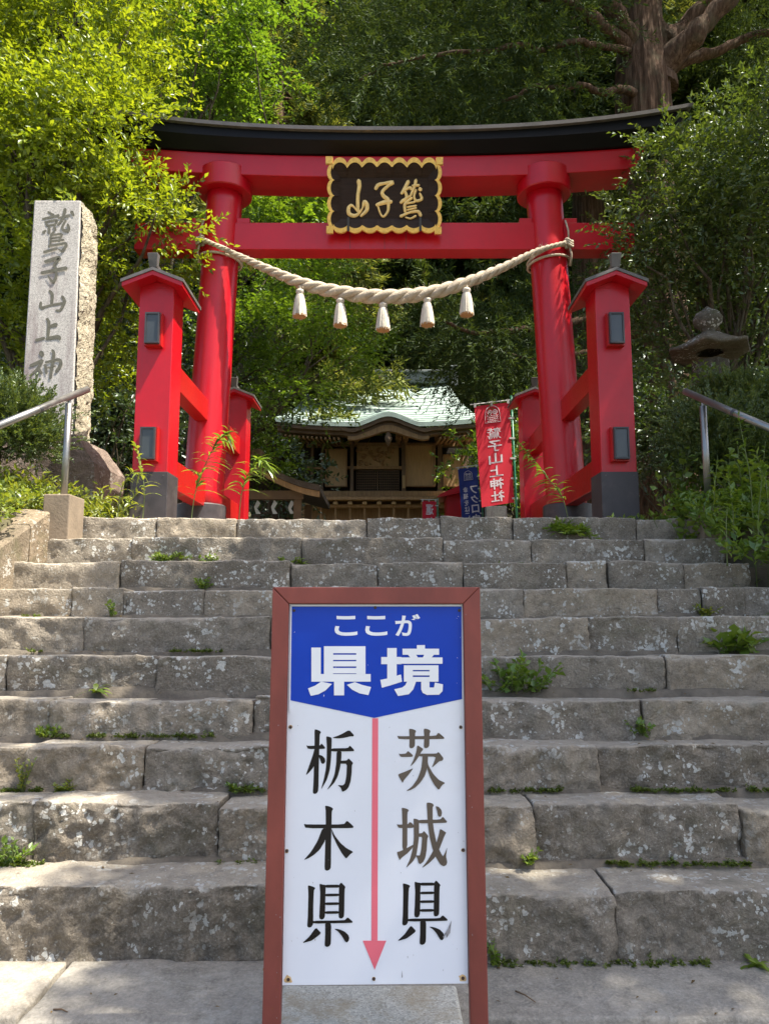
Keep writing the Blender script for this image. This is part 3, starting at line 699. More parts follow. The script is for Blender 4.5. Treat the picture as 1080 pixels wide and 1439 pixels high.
# loose straw ends standing off the rope
rl = random.Random(4); mb = MB()
for k in range(170):
    i = rl.randint(20, len(cl) - 21); r = rope_r(L[i] / L[-1]); a = rl.uniform(0, 2 * math.pi); d = Vector((rl.uniform(-1, 1), math.cos(a) * 0.6, math.sin(a))).normalized(); p = cl[i] + Vector((0, math.cos(a), math.sin(a))) * r * 0.95
    mb.tube([p, p + d * 0.03, p + d * rl.uniform(0.04, 0.07) + Vector((0, 0, -0.012))], [0.0022, 0.0018, 0.001], 3)
mb.build('loose_straw', M['rope'], ro)
# ------------------------------------------------------------------ name plaque
PK = -0.30                                                  # the plaque leans out at the top
PY0 = (TY - 0.20) - PK * Z(330, TY - 0.2)
place = lambda x, y, off=0.0: on_plane(x, y, PY0, PK, off)
pl = thing('name_plaque', 'dark carved name plaque with scalloped gold frame hung on the gate beam', 'plaque', place(540, 328))
pn = Vector((0, -1, PK)).normalized()
def slab(name, poly, off, th, mt, parent):
    mb = MB(); f = [place(x, y, off) for x, y in poly]; mb.prism(f, -pn * th); mb.f = [tuple(reversed(q)) for q in mb.f]; return mb.build(name, mt, parent)
board = slab('board', [(468, 236), (612, 236), (611, 318), (469, 318)], 0.0, 0.04, M['plaque'], pl)
def wave(n, amp, seq):
    """scallop profile along 0..1: list of (t, height)"""
    out = []
    for k in range(n + 1):
        t = k / n; a = t * seq; ph_ = a - math.floor(a)
        h = abs(math.sin(math.pi * a)) ** 0.55 * amp; out.append((t, h))
    return out
def rim(p0, p1, outd, seq, amp, th, name):
    """flared dark panel and gold scalloped edge between two corners; outd = outward pixel direction"""
    W_ = wave(64, amp, seq); ins = []; mid = []; out = []
    for (t, h) in W_:
        x = p0[0] + (p1[0] - p0[0]) * t; y = p0[1] + (p1[1] - p0[1]) * t
        mid.append((x + outd[0] * h, y + outd[1] * h)); out.append((x + outd[0] * (h + th), y + outd[1] * (h + th)))
        ins.append((x - outd[0] * 9, y - outd[1] * 9))
    mb = MB(); n = len(W_)
    vs = [place(x, y, 0.004) for x, y in ins] + [place(x, y, 0.062) for x, y in mid]
    mb.add(vs, [(i, i + 1, n + i + 1, n + i) for i in range(n - 1)]); mb.build(name + '_panel', M['plaque'], pl)
    mb = MB()
    vs = [place(x, y, 0.066) for x, y in mid] + [place(x, y, 0.066) for x, y in out] + [place(x, y, 0.0) for x, y in out] + [place(x, y, 0.0) for x, y in mid]
    fs = []
    for i in range(n - 1):
        for k in range(4): fs.append((k * n + i, k * n + i + 1, ((k + 1) % 4) * n + i + 1, ((k + 1) % 4) * n + i))
    mb.add(vs, fs); mb.build(name + '_scallop', M['gold'], pl)
rim((467.5, 240), (612.5, 240), (0, -1), 7, 10, 7.0, 'rim'); rim((468.5, 316), (611.5, 316), (0, 1), 7, 6, 6.5, 'rim')
rim((470, 233), (470, 320), (-1, 0), 4, 5, 5.0, 'rim'); rim((610, 233), (610, 320), (1, 0), 4, 5, 5.0, 'rim')
for (x0, y0) in ((458, 222), (612, 223), (459, 319), (610, 320)):
    slab('corner_block', [(x0, y0), (x0 + 9.5, y0), (x0 + 9.5, y0 + 10), (x0, y0 + 10)], 0.074, 0.07, M['gold'], pl)
for (x0, y0, x1, y1) in ((474, 243, 605, 244.4), (474, 311, 605, 312.4), (474, 245, 475.4, 310.5), (603.6, 245, 605, 310.5)):
    slab('inner_molding', [(x0, y0), (x1, y0), (x1, y1), (x0, y1)], 0.009, 0.012, M['plaque'], board)
KA = {
 'mountain': [[(215, 85, 52), (222, 150, 46), (205, 260, 40), (203, 400, 40), (212, 480, 30)], [(212, 485, 22), (165, 425, 22), (120, 390, 34), (86, 430, 44), (95, 498, 48), (160, 522, 44), (215, 492, 34), (262, 425, 22), (285, 345, 44), (318, 385, 48), (312, 455, 46), (245, 525, 30)]],
 'child': [[(430, 180, 40), (462, 132, 44), (540, 112, 34), (640, 102, 52), (590, 140, 36), (515, 215, 40), (525, 268, 44), (580, 320, 52), (590, 400, 34), (580, 470, 30), (530, 533, 28), (490, 500, 22), (460, 410, 24)], [(445, 385, 40), (530, 355, 52), (620, 345, 46)]],
 'eagle': [[(838, 92, 44), (800, 170, 44), (757, 240, 34)], [(768, 215, 28), (860, 165, 34), (876, 190, 28)], [(805, 225, 36), (818, 295, 36), (748, 355, 38)], [(762, 330, 28), (868, 272, 28)], [(937, 76, 38), (920, 150, 36), (872, 262, 28)], [(895, 142, 28), (970, 138, 34)], [(936, 200, 28), (914, 280, 28), (940, 334, 34), (1010, 312, 34), (988, 245, 26)], [(990, 186, 48), (994, 196, 44)], [(880, 300, 32), (800, 372, 36), (800, 470, 34)], [(820, 370, 24), (920, 350, 26)], [(830, 415, 24), (936, 398, 26)], [(830, 450, 22), (936, 428, 24)], [(830, 488, 22), (926, 462, 24)], [(748, 530, 38), (850, 485, 28), (960, 470, 38), (996, 520, 38)], [(810, 545, 20), (870, 560, 24), (930, 528, 26)]]}
for nm, strokes in KA.items():
    mb = MB()
    for q, st in enumerate(strokes):
        add_brush(mb, [(x, y, ww * 1.12) for x, y, ww in st], lambda x, y, off: place(480 + x / 9.0, 245 + y / 9.0, off), 0.004 + 0.0006 * q, 0.016)
    mb.build('character', M['goldletter'], board, smooth=True)
for x in (489.5, 590):
    slab('hanger_clip', [(x - 1.6, 307), (x + 1.6, 307), (x + 1.6, 326), (x - 1.6, 326)], 0.078, 0.02, M['lampbox'], pl)

# ------------------------------------------------------------------ prefecture border sign
SY0, SK = 2.36, 0.035
sp = lambda x, y, off=0.0: on_plane(x, y, SY0, SK, off)
sn = Vector((0, -1, SK)).normalized()
sg = thing('border_sign', 'white and blue prefecture border signboard in a reddish brown frame before the steps', 'sign', (sp(527, 1439).x, SY0, -0.11))
def sslab(name, poly, off, th, mt, parent, bevel=0.0):
    mb = MB(); f = [sp(x, y, off) for x, y in poly]; mb.prism(f, -sn * th); mb.f = [tuple(reversed(q)) for q in mb.f]; return mb.build(name, mt, parent, bevel=bevel)
panel = sslab('panel', [(406.5, 849), (649.5, 849), (657.5, 1382.5), (396.5, 1385)], 0.0, 0.004, M['signwhite'], sg)
lo_l, lo_r = sp(364.6, 1545), sp(690, 1545)
sslab('frame_post', [(384, 826), (406.6, 849), (394.4, 1439), (392, 1560), (365.6, 1560), (369.2, 1439)], 0.018, 0.038, M['signwood'], sg, 0.003)
sslab('frame_post', [(673, 825), (685, 1439), (688, 1560), (662, 1560), (659.6, 1439), (649.8, 849)], 0.018, 0.038, M['signwood'], sg, 0.003)
sslab('frame_rail', [(384.6, 825.6), (672.4, 825.6), (649.4, 848.8), (407, 848.8)], 0.0195, 0.038, M['signwood'], sg, 0.003)
lip = MB()
for poly in ([(408.8, 850.2), (647.8, 850.2), (647.8, 852), (408.8, 852)], [(408.6, 852.2), (410, 852.2), (408.0, 1000), (406.4, 1000)]):
    f = [sp(x, y, 0.006) for x, y in poly]; lip.prism(f, -sn * 0.0055)
lip.f = [tuple(reversed(q)) for q in lip.f]; lip.build('panel_edge', M['signwhite'], panel)
sslab('blue_field', [(408.8, 852.4), (648, 852.4), (648.8, 982.5), (525.5, 1009), (407, 984)], 0.0012, 0.0010, M['signblue'], panel)
sslab('red_line', [(522.8, 1009.5), (531.2, 1009.5), (530.2, 1322), (521.6, 1322)], 0.0010, 0.0008, M['signpink'], panel)
sslab('red_arrowhead', [(509.5, 1322.2), (542.5, 1322.2), (526.2, 1363)], 0.0010, 0.0008, M['signpink'], panel)
for ch, box, bold in (('こ', (470, 865.5, 502, 893.5), 0.022), ('こ', (513, 865.5, 544, 893.5), 0.022), ('が', (555, 863, 590, 894), 0.022), ) :
    mb = MB(); put_glyph(mb, ch, box, lambda x, y: sp(x, y, 0.0022), bold); mb.build('character', M['signletter'], panel)
GKEN = [[(246,318),(288,318),(288,436),(510,436),(510,470),(246,470)],
 [(302,312),(487,312),(487,343),(302,343)],[(302,343),(343,343),(343,436),(302,436)],[(446,343),(487,343),(487,436),(446,436)],[(343,350),(446,350),(446,373),(343,373)],[(343,379),(446,379),(446,402),(343,402)],[(343,409),(446,409),(446,433),(343,433)],
 [(347,470),(392,470),(392,531),(347,531)],[(290,470),(338,480),(310,508),(278,526),(243,533),(231,500),(262,488)],[(404,484),(440,472),(470,484),(512,494),(500,530),(460,522),(428,506)]]
GKYO = [[(584,320),(626,320),(626,455),(584,470)],[(557,360),(648,360),(648,392),(557,392)],[(553,462),(584,456),(645,438),(650,470),(600,486),(560,497)],
 [(716,307),(752,307),(752,325),(716,325)],[(652,323),(815,323),(815,350),(652,350)],[(676,350),(712,350),(722,364),(688,364)],[(748,350),(792,350),(780,364),(742,364)],[(640,362),(830,362),(830,390),(640,390)],
 [(658,397),(812,397),(812,418),(658,418)],[(658,418),(698,418),(698,470),(658,470)],[(772,418),(812,418),(812,470),(772,470)],[(698,424),(772,424),(772,442),(698,442)],[(698,449),(772,449),(772,470),(698,470)],
 [(672,470),(712,470),(700,504),(680,526),(632,534),(615,504),(650,496),(664,486)],[(735,470),(772,470),(772,496),(792,496),(796,474),(832,482),(830,512),(815,528),(760,529),(742,520),(735,505)]]
for strokes in (GKEN, GKYO):
    mb = MB()
    for q, st in enumerate(strokes): mb.add([sp(360 + x / 3.176, 810 + y / 3.176, 0.0022 + 0.00012 * q) for x, y in st], [tuple(range(len(st)))])
    mb.build('character', M['signletter'], panel)
KEN = [[(148,172),(200,182),(250,200),(275,220),(250,260),(240,550),(240,820),(215,870),(170,888),(138,865),(150,700),(158,300)],
 [(345,143),(400,160),(450,165),(445,350),(440,680),(420,735),(385,752),(340,730),(352,500),(358,300)],
 [(675,165),(710,122),(785,200),(768,240),(762,690),(735,725),(695,732),(668,710),(672,400)],
 [(440,162),(680,160),(680,212),(440,212)], [(440,315),(675,310),(675,355),(440,358)], [(440,460),(675,457),(675,502),(440,505)], [(440,607),(672,605),(672,650),(440,653)],
 [(235,768),(770,762),(820,708),(908,785),(890,805),(235,818)],
 [(442,800),(542,800),(538,1150),(515,1195),(470,1212),(432,1190),(442,1000)],
 [(285,880),(368,970),(355,995),(300,1040),(210,1105),(52,1148),(180,1030)],
 [(592,902),(680,912),(770,950),(830,1010),(848,1060),(835,1110),(805,1135),(775,1115),(720,1020),(660,950)]]
TOCHI = [[(262,120),(300,125),(350,145),(372,170),(350,205),(345,350),(335,700),(328,1150),(300,1200),(262,1212),(232,1195),(245,1000),(255,600),(262,350)],
 [(122,388),(150,400),(350,395),(380,358),(440,425),(435,450),(150,455)],
 [(262,450),(335,450),(300,620),(248,755),(170,850),(112,900),(190,680),(235,550)],
 [(335,548),(390,565),(435,610),(445,660),(425,695),(400,705),(375,690),(358,640),(335,580)],
 [(555,265),(690,215),(845,130),(925,215),(918,240),(870,238),(760,265),(660,275)],
 [(458,238),(500,243),(552,262),(548,440),(540,620),(520,800),(470,970),(368,1145),(420,960),(455,780),(468,600),(470,400)],
 [(540,442),(825,437),(858,392),(932,470),(920,490),(540,495)],
 [(635,490),(718,490),(710,650),(690,780),(650,920),(590,1030),(468,1150),(540,1030),(600,880),(628,700)],
 [(700,650),(805,645),(835,608),(912,685),(890,730),(888,850),(870,1000),(835,1100),(790,1150),(728,1175),(708,1110),(650,1060),(740,1065),(775,1030),(800,900),(808,700),(690,700)]]
KI = [[(440,88),(500,98),(550,118),(577,142),(552,185),(548,400),(542,700),(538,1130),(515,1170),(470,1188),(430,1165),(440,800),(452,400),(450,180)],
 [(82,395),(130,405),(755,405),(810,338),(922,440),(905,468),(110,470)],
 [(395,470),(500,470),(440,680),(350,830),(250,920),(170,970),(78,1008),(200,870),(310,690)],
 [(545,470),(600,590),(700,720),(800,805),(918,868),(860,910),(795,985),(720,890),(640,750),(560,575)]]
IBARA = [[(92,230),(140,237),(745,232),(788,172),(890,262),(878,285),(122,290)],
 [(292,110),(350,115),(400,135),(412,158),(395,190),(392,400),(365,432),(325,442),(298,425),(302,250)],
 [(540,108),(600,113),(645,135),(655,160),(638,190),(636,395),(610,430),(575,440),(542,425),(550,250)],
 [(118,528),(150,537),(240,530),(275,483),(360,555),(350,585),(150,588)],
 [(105,880),(240,830),(370,772),(290,880),(210,975),(185,1028),(140,950)],
 [(432,385),(532,450),(522,475),(495,505),(480,545),(430,620),(370,700),(312,748),(375,620),(415,500)],
 [(470,530),(755,530),(790,500),(870,600),(868,630),(850,648),(800,660),(745,710),(675,770),(715,670),(745,580),(455,578)],
 [(520,570),(612,570),(610,640),(595,790),(560,900),(490,1010),(400,1100),(320,1145),(242,1162),(350,1080),(440,950),(500,780),(515,650)],
 [(600,640),(625,740),(700,870),(790,970),(905,1025),(850,1060),(795,1145),(720,1060),(650,930),(595,780)]]
SHIRO = [[(168,182),(230,192),(275,210),(290,232),(265,265),(265,500),(265,860),(180,900),(182,500),(175,260)],
 [(85,462),(130,468),(270,465),(312,420),(370,470),(375,523),(118,527)],
 [(88,930),(150,915),(265,858),(375,800),(360,850),(270,950),(170,1025),(135,1070),(110,1010)],
 [(368,365),(420,372),(455,388),(462,450),(460,680),(435,880),(410,1010),(350,1100),(240,1200),(310,1050),(355,880),(375,700),(372,450)],
 [(440,388),(820,383),(862,332),(935,415),(918,438),(455,448)],
 [(455,615),(515,612),(545,572),(620,660),(602,700),(592,880),(570,1020),(535,1095),(480,1135),(450,1110),(440,1050),(405,990),(440,985),(475,990),(500,880),(515,675),(455,672)],
 [(588,98),(640,97),(690,112),(712,140),(690,180),(692,400),(715,580),(755,770),(800,890),(865,1010),(905,930),(938,845),(915,1000),(938,1100),(920,1150),(875,1170),(820,1140),(740,1010),(690,880),(640,680),(610,450),(600,250)],
 [(815,535),(920,600),(905,630),(880,680),(800,890),(730,1020),(630,1120),(505,1205),(600,1080),(690,930),(760,760),(800,620)],
 [(738,155),(790,165),(835,215),(848,265),(835,325),(805,338),(780,315),(765,230)]]
for strokes, ox, oy, mt in ((TOCHI, 420, 1015, 'signblack'), (KI, 420, 1125, 'signblack'), (KEN, 420, 1230, 'signblack'), (IBARA, 550, 1015, 'signreflect'), (SHIRO, 550, 1120, 'signreflect'), (KEN, 553.3, 1227.1, 'signblack')):
    mb = MB()
    for q, st in enumerate(strokes):
        P = smooth_poly(st); mb.add([sp(ox + x / 12.0, oy + y / 12.0, 0.0008 + 0.0001 * q) for x, y in P], [tuple(range(len(P)))])
    mb.build('character', M[mt], panel)
for (x, y) in ((413, 858), (527, 854), (645, 858), (408, 1022), (647, 1022), (403, 1196), (650.5, 1195), (405, 1377), (525, 1376), (650, 1375)):
    rs = random.Random(int(x * y)); big = y > 1300
    c = sp(x, y); R = (0.0120 if big and x != 525 else 0.0062) * (0.7 if y < 900 else 1)
    poly = [c + Vector((math.cos(a), 0, math.sin(a))) * R * rs.uniform(0.75, 1.2) + sn * 0.0003 for a in np.linspace(0, 2 * math.pi, 14, endpoint=False)]
    mb = MB().add(poly, [tuple(range(13, -1, -1))])
    if y > 900: mb.build('rust_stain', M['rusthalo'], panel)
    mb = MB().tube([c + sn * 0.0005, c + sn * 0.0035], [0.0052, 0.0042], 10); mb.build('screw', M['screw'], panel)
rs = random.Random(3)
for k in range(34):
    x, y = (rs.uniform(402, 652), rs.uniform(1015, 1370)) if k < 24 else (rs.choice([rs.uniform(640, 648), rs.uniform(409, 640)]), rs.uniform(856, 985))
    c = sp(x, y); r = rs.uniform(0.0006, 0.0016); st = rs.uniform(0.4, 3.0); a0 = rs.uniform(1.2, 1.9)
    d1 = Vector((math.cos(a0), 0, math.sin(a0))) * r * st; d2 = Vector((-math.sin(a0), 0, math.cos(a0))) * r * 0.7
    MB().add([c + d1 + sn * 0.003, c + d2 + sn * 0.003, c - d1 + sn * 0.003, c - d2 + sn * 0.003], [(0, 1, 2, 3)]).build('enamel_chip', M['chip'] if k < 24 else M['signletter'], panel)
for poly in ([(622, 1311), (629, 1300), (634, 1288), (632, 1306), (627, 1313), (626, 1307), (623, 1314)], [(564.5, 1358), (565.5, 1368), (564, 1369)]):
    MB().add([sp(x, y + 5, 0.0028) for x, y in poly], [tuple(range(len(poly)))]).build('enamel_chip', M['chip'], panel)

for k in range(60):
    sd_ = rs.choice([0, 1]); y = rs.uniform(850, 1436) if rs.random() < 0.5 else rs.uniform(1180, 1436); t_ = (y - 826) / 613
    x = (383 - 15 * t_ + rs.choice([rs.uniform(1, 3), rs.uniform(20, 25), rs.uniform(2, 25)])) if sd_ == 0 else (674 + 12 * t_ - rs.choice([rs.uniform(1, 3), rs.uniform(20, 25), rs.uniform(2, 25)]))
    c = sp(x, y, 0.0185); r = rs.uniform(0.0005, 0.0016); n_ = 7; st = rs.uniform(1.0, 2.6)
    MB().add([c + Vector((math.cos(a) * r * rs.uniform(0.6, 1.2), 0, math.sin(a) * r * st * rs.uniform(0.6, 1.2))) for a in np.linspace(0, 2 * math.pi, n_, endpoint=False)], [tuple(range(n_ - 1, -1, -1))]).build('paint_chip', M['rust'] if rs.random() < 0.6 else M['chip'], sg)
# granite block between the legs of the sign
gb = MB(); zt_ = 0.035
gx0, gx1 = at(398, 1396, 2.80).x, at(641, 1396, 2.80).x
gb.box((gx0, 2.40, -0.12), (gx1, 2.80, zt_)); o = gb.build('granite_block', M['granite_block'], bevel=0.012)
setp(o, 'pale squared granite block lying behind the legs of the signboard', 'stone block')

# ------------------------------------------------------------------ inscribed stone pillar
IY = 7.30
stele = thing('inscribed_stone_pillar', 'tall engraved granite pillar on rough base left of the gate', 'monument', at(72, 690, IY + 0.2))
ip = lambda x, y, off=0.0: on_plane(x, y, IY, 0.0, off)
fx = lambda y: (48 - (y - 280) * 0.063, 113.5 - (y - 280) * 0.0385)     # left and right edge of the dressed face
mb = MB()
yy = [283, 330, 400, 470, 540, 612]
bot = [ip(fx(618)[0], 618), ip(fx(618)[1], 618)]; topp = [ip(fx(281)[0], 281), ip(fx(281)[1], 281)]
mb.hexa([bot[0], bot[1], bot[1] + Vector((0.0, 0.42, 0)), bot[0] + Vector((0, 0.42, 0))], [topp[0], topp[1], topp[1] + Vector((0, 0.40, -0.02)), topp[0] + Vector((0, 0.40, -0.02))])
shaft = mb.build('shaft', M['granite'], stele, bevel=0.012)
mb = MB()                                                                # split rough flank
def flank(u, v):
    z = bot[1].z + (topp[1].z - 0.01 - bot[1].z) * v; x = bot[1].x + (topp[1].x - bot[1].x) * v; y = IY + 0.008 + 0.40 * u
    wd = 0.085 * math.sin(math.pi * min(1, max(0.0, u * 0.9 + 0.06))) ** 0.6
    q = Vector((x, y * 2, z)); top_fade = 1 - smooth(0.93, 1.0, v) * 0.75
    return (x - 0.004 + max(0.0, wd * (0.85 + 0.45 * N(q, 2.2, 4)) * top_fade + 0.016 * N(q, 9, 3) + 0.008 * N(q, 30, 2)), y, z)
mb.sheet(flank, 26, 150); mb.f = [tuple(q) for q in mb.f]; mb.build('rough_flank', M['granite_side'], stele)
S1 = [[(365,220,28),(430,262,42)],[(290,312,28),(500,265,40)],[(328,345,26),(350,405,32)],[(345,350,24),(478,330,34),(450,390,28)],[(345,402,24),(450,385,24)],[(378,420,34),(374,500,40)],[(298,492,40),(330,470,24)],[(446,418,34),(462,462,30)],[(500,300,24),(640,268,38)],[(592,185,44),(560,310,40),(490,392,20)],[(600,330,28),(552,430,34),(585,470,42),(640,455,46),(628,390,34)],[(680,220,46),(704,262,34)],[(440,480,26),(412,522,30)],[(402,525,30),(392,668,26)],[(420,530,24),(540,518,30),(530,570,26)],[(405,570,20),(535,556,20)],[(405,612,24),(570,596,32)],[(372,682,26),(590,642,34)],[(598,642,38),(606,675,42),(552,742,36),(506,722,16)],[(312,762,34),(478,712,34)],
 [(328,890,42),(515,838,52),(440,940,28),(470,975,30),(470,1100,36),(425,1160,44),(362,1080,16)],[(280,1042,44),(604,978,52)]]
S2 = [[(478,85,34),(512,135,46),(505,262,40)],[(360,240,32),(365,312,46),(480,280,30),(640,252,38)],[(650,160,36),(676,230,50),(625,340,36),(568,345,26)],[(446,462,36),(468,520,46),(455,690,40)],[(490,562,40),(562,540,58)],[(300,748,42),(405,718,36)],[(442,728,42),(590,705,58),(612,735,36)],[(366,920,68),(376,948,60)],[(225,1092,38),(372,1030,58)],[(372,1045,44),(310,1140,38),(220,1222,18)],[(325,1125,38),(364,1190,44)],[(318,1180,24),(300,1290,18)],[(518,885,34),(534,950,42),(490,1260,38)],[(425,1048,28),(600,1012,42),(628,1080,50),(568,1172,36)],[(422,1085,38),(436,1192,34)],[(450,1122,22),(556,1098,22)]]
mb = MB()
for q, st in enumerate(S1): add_brush(mb, [(30 + x / 9.59, 275 + y / 9.59, ww / 9.59) for x, y, ww in st], ip, 0.002 + 0.0003 * q)
for q, st in enumerate(S2): add_brush(mb, [(20 + x / 9.59, 400 + y / 9.59, ww / 9.59) for x, y, ww in st], ip, 0.002 + 0.0003 * q)
for q, st in enumerate([[(70, 550, 4), (71, 583, 4)], [(61, 565, 4), (80, 562, 4.5)], [(59, 585, 4.5), (81, 582.5, 5)], [(50, 549, 5), (52, 553, 4)], [(43, 562, 4), (56, 558, 5), (49, 569, 4), (41, 577, 2)], [(51, 568, 4), (51, 586, 3)]]): add_brush(mb, st, ip, 0.002 + 0.0003 * q)
mb.build('engraved_characters', M['engraved'], shaft)
# pedestal: pinkish rough rock with a sloping shoulder
mb = MB(); pz0 = terrain(-3.6, IY) - 0.2
pzt = ip(70, 616).z; xL, xR = ip(10, 640).x, ip(141, 660).x
front = [(xL - 0.25, pz0), (xR, pz0), (xR, ip(0, 655).z), (bot[1].x + 0.10, pzt + 0.01), (bot[0].x - 0.08, pzt + 0.01), (xL - 0.2, pzt - 0.2)]
mb.prism([(x, IY - 0.16, z) for x, z in front], (0, 0.85, 0)); mb.f = [tuple(reversed(q)) for q in mb.f]
me = mb.mesh('pedestal', M['pedestal'])
bm = bmesh.new(); bm.from_mesh(me); bmesh.ops.triangulate(bm, faces=bm.faces[:]); bmesh.ops.subdivide_edges(bm, edges=bm.edges[:], cuts=7, use_grid_fill=True); bmesh.ops.recalc_face_normals(bm, faces=bm.faces[:])
for v in bm.verts: v.co += v.normal * (0.016 * N(v.co, 3.2, 4) + 0.012 * N(v.co, 12, 3))
bm.to_mesh(me); bm.free(); link('pedestal', me, stele)

# ------------------------------------------------------------------ handrails
def rail(side):
    if side < 0:
        lab = 'steel pipe handrail with concrete footing at the left of the stairs'; e0, e1 = at(123, 547, 6.05), at(-60, 622, 4.95); pt, pb, YP = (106, 556), (99, 697), 5.98
    else:
        lab = 'steel pipe handrail half hidden by plants at the right of the stairs'; e0, e1 = at(962, 550, 6.05), at(1150, 632, 4.95); pt, pb, YP = (979, 562), (986, 690), 5.98
    r = thing('handrail', lab, 'handrail', at(pb[0], pb[1], YP), 'stair handrails')
    d = (e1 - e0); e2 = e0 + d * 3.0
    MB().tube([e0, e0 + d * 0.995], 0.029, 16).build('rail_pipe', M['steel'], r, smooth=True)
    p = e0 + d * 0.41; q = e0 + d * 0.43; MB().tube([p, q], 0.0305, 16).build('rail_joint', M['lampbox'], r)
    a = at(*pt, YP); b = Vector((at(*pb, YP).x, YP, at(*pb, YP).z - 0.1)); b.x = a.x
    tp = e0 + d * ((a.x - e0.x) / d.x); a = Vector((a.x, tp.y, tp.z - 0.06))
    b.y = a.y
    MB().tube([a, b], 0.027, 16).build('post', M['steel'], r, smooth=True)
    MB().tube([a, a + Vector((0, 0, 0.05))], 0.012, 10).build('bracket', M['steel'], r)
    fz = at(pb[0], pb[1], YP).z - (0.14 if side > 0 else 0)
    MB().box((b.x - 0.105, b.y - 0.13, fz - 0.43), (b.x + 0.105, b.y + 0.16, fz - 0.02)).build('footing', M['concrete'], r, bevel=0.01)
rail(-1); rail(1)

# ------------------------------------------------------------------ stone lantern
LY = 7.9; lc = at(998, 520, LY); lx = lc.x
lan = thing('stone_lantern', 'mossy old stone lantern rising from plants by the right handrail', 'lantern', (lx, LY, terrain(lx, LY)))
zz_ = lambda py: at(998, py, LY).z
MB().lathe((lx, LY, 0), [(0.05, zz_(478)), (0.07, zz_(476)), (0.09, zz_(470)), (0.06, zz_(466)), (0.085, zz_(462)), (0.145, zz_(455)), (0.155, zz_(448)), (0.125, zz_(441)), (0.06, zz_(436)), (0.02, zz_(432)), (0.002, zz_(430))], 20).build('jewel', M['lantern'], lan, smooth=True)
zr0, zr1 = zz_(503), zz_(474)
def lroof(u, v):
    a = 2 * math.pi * (u + 0.04); k = 6; seg = (a % (2 * math.pi / k)) - math.pi / k; rad = 0.40 / math.cos(seg) * 0.93
    cr = abs(seg) / (math.pi / k)
    P = [(0.07, zr1 + 0.05), (0.13, zr1 + 0.02), (0.24, zr1 - 0.06), (0.36, zr1 - 0.135), (0.43, zr1 - 0.155), (0.427, zr1 - 0.190), (0.30, zr1 - 0.185), (0.15, zr1 - 0.18)]
    r, z = P[int(round(v * 7))]
    lift = 0.035 * cr ** 2.5 * min(1, max(0, (r - 0.2) / 0.2))
    q = Vector((r * math.cos(a), r * math.sin(a), z)); n_ = 0.006 * N(q, 9, 3)
    return (lx + (r / 0.43 * rad * 1.06 + n_) * math.cos(a), LY + (r / 0.43 * rad * 1.06 + n_) * math.sin(a), z + lift + n_)
mb = MB(); mb.sheet(lroof, 60, 7); mb.f = [tuple(reversed(f)) for f in mb.f]; mb.build('roof', M['lantern'], lan, smooth=True)
MB().lathe((lx, LY, 0), [(0.20, zz_(560)), (0.21, zz_(545)), (0.19, zz_(505) - 0.03)], 6).build('fire_box', M['lantern'], lan)
MB().lathe((lx, LY, 0), [(0.26, zz_(580)), (0.30, zz_(572)), (0.30, zz_(562)), (0.22, zz_(560.5))], 6).build('platform', M['lantern'], lan)
MB().lathe((lx, LY, 0), [(0.22, terrain(lx, LY) - 0.2), (0.17, terrain(lx, LY) + 0.3), (0.16, zz_(581))], 16).build('pillar', M['lantern'], lan, smooth=True)

# ------------------------------------------------------------------ shrine hall behind the gate
HY = 24.0
hp = lambda x, y, dy=0.0: at(x, y, HY + dy)
hall = thing('shrine_hall', 'old wooden shrine hall with green copper roof seen through the gate', 'building', (hp(540, 728).x, HY + 3, 3.2))
zE = hp(540, 613).z; zR = hp(540, 556).z            # eaves, foot of the ridge
xl, xr = hp(398, 613).x, hp(672, 613).x; xc = hp(545, 613).x; hwid = (xr - xl) / 2; xm = (xl + xr) / 2
def eave(x):
    u = (x - xm) / hwid; k = (x - xc) / 0.98
    z = zE + 0.16 * abs(u) ** 3
    if abs(k) < 1.35: z += 0.32 * math.exp(-(k * 1.25) ** 2 * 1.6) - 0.06 * math.exp(-((abs(k) - 1.1) * 4) ** 2)
    return z
def main_roof(u, v, dz=0.0):
    x = xm + (2 * u - 1) * hwid * (1 - 0.22 * v ** 0.8); ys = HY - 1.9 + 5.0 * v
    ze = eave(xm + (2 * u - 1) * hwid); z = ze + (zR - zE) * 1.9 * (0.62 * v + 0.38 * v * v) * 1.0
    bumpf = (1 - smooth(0.0, 0.45, v)); zbase = zE + 0.16 * abs(2 * u - 1) ** 3 + (zR - zE) * 1.9 * (0.62 * v + 0.38 * v * v)
    return (x, ys, max(zbase, zbase + (ze - zE - 0.16 * abs(2 * u - 1) ** 3) * bumpf) + dz)
mb = MB(); nu, nv = 60, 16
mb.sheet(lambda u, v: main_roof(u, v), nu, nv); mb.sheet(lambda u, v: main_roof(u, v, -0.14), nu, nv)
o_ = (nu + 1) * (nv + 1)
for i in range(nu): mb.f.append((i, o_ + i, o_ + i + 1, i + 1))
roof = mb.build('roof', M['verdigris'], hall, smooth=False)
for k in range(1, 12):                                # standing seams of the sheet roof
    v = k / 12; mb = MB(); mb.tube([Vector(main_roof(u, v, 0.012)) for u in np.linspace(0, 1, 40)], 0.022, 5); mb.build('seam', M['verdigris'], roof)
a = Vector(main_roof(0.0, 1)); b = Vector(main_roof(1.0, 1))
MB().box((a.x - 0.1, a.y - 0.25, a.z - 0.05), (b.x + 0.1, a.y + 0.35, a.z + 0.32)).build('ridge', M['ridge'], roof, bevel=0.03)
MB().box((a.x - 0.25, a.y - 0.33, a.z + 0.325), (b.x + 0.25, a.y + 0.43, a.z + 0.42)).build('ridge_cap', M['ridge'], roof, bevel=0.02)
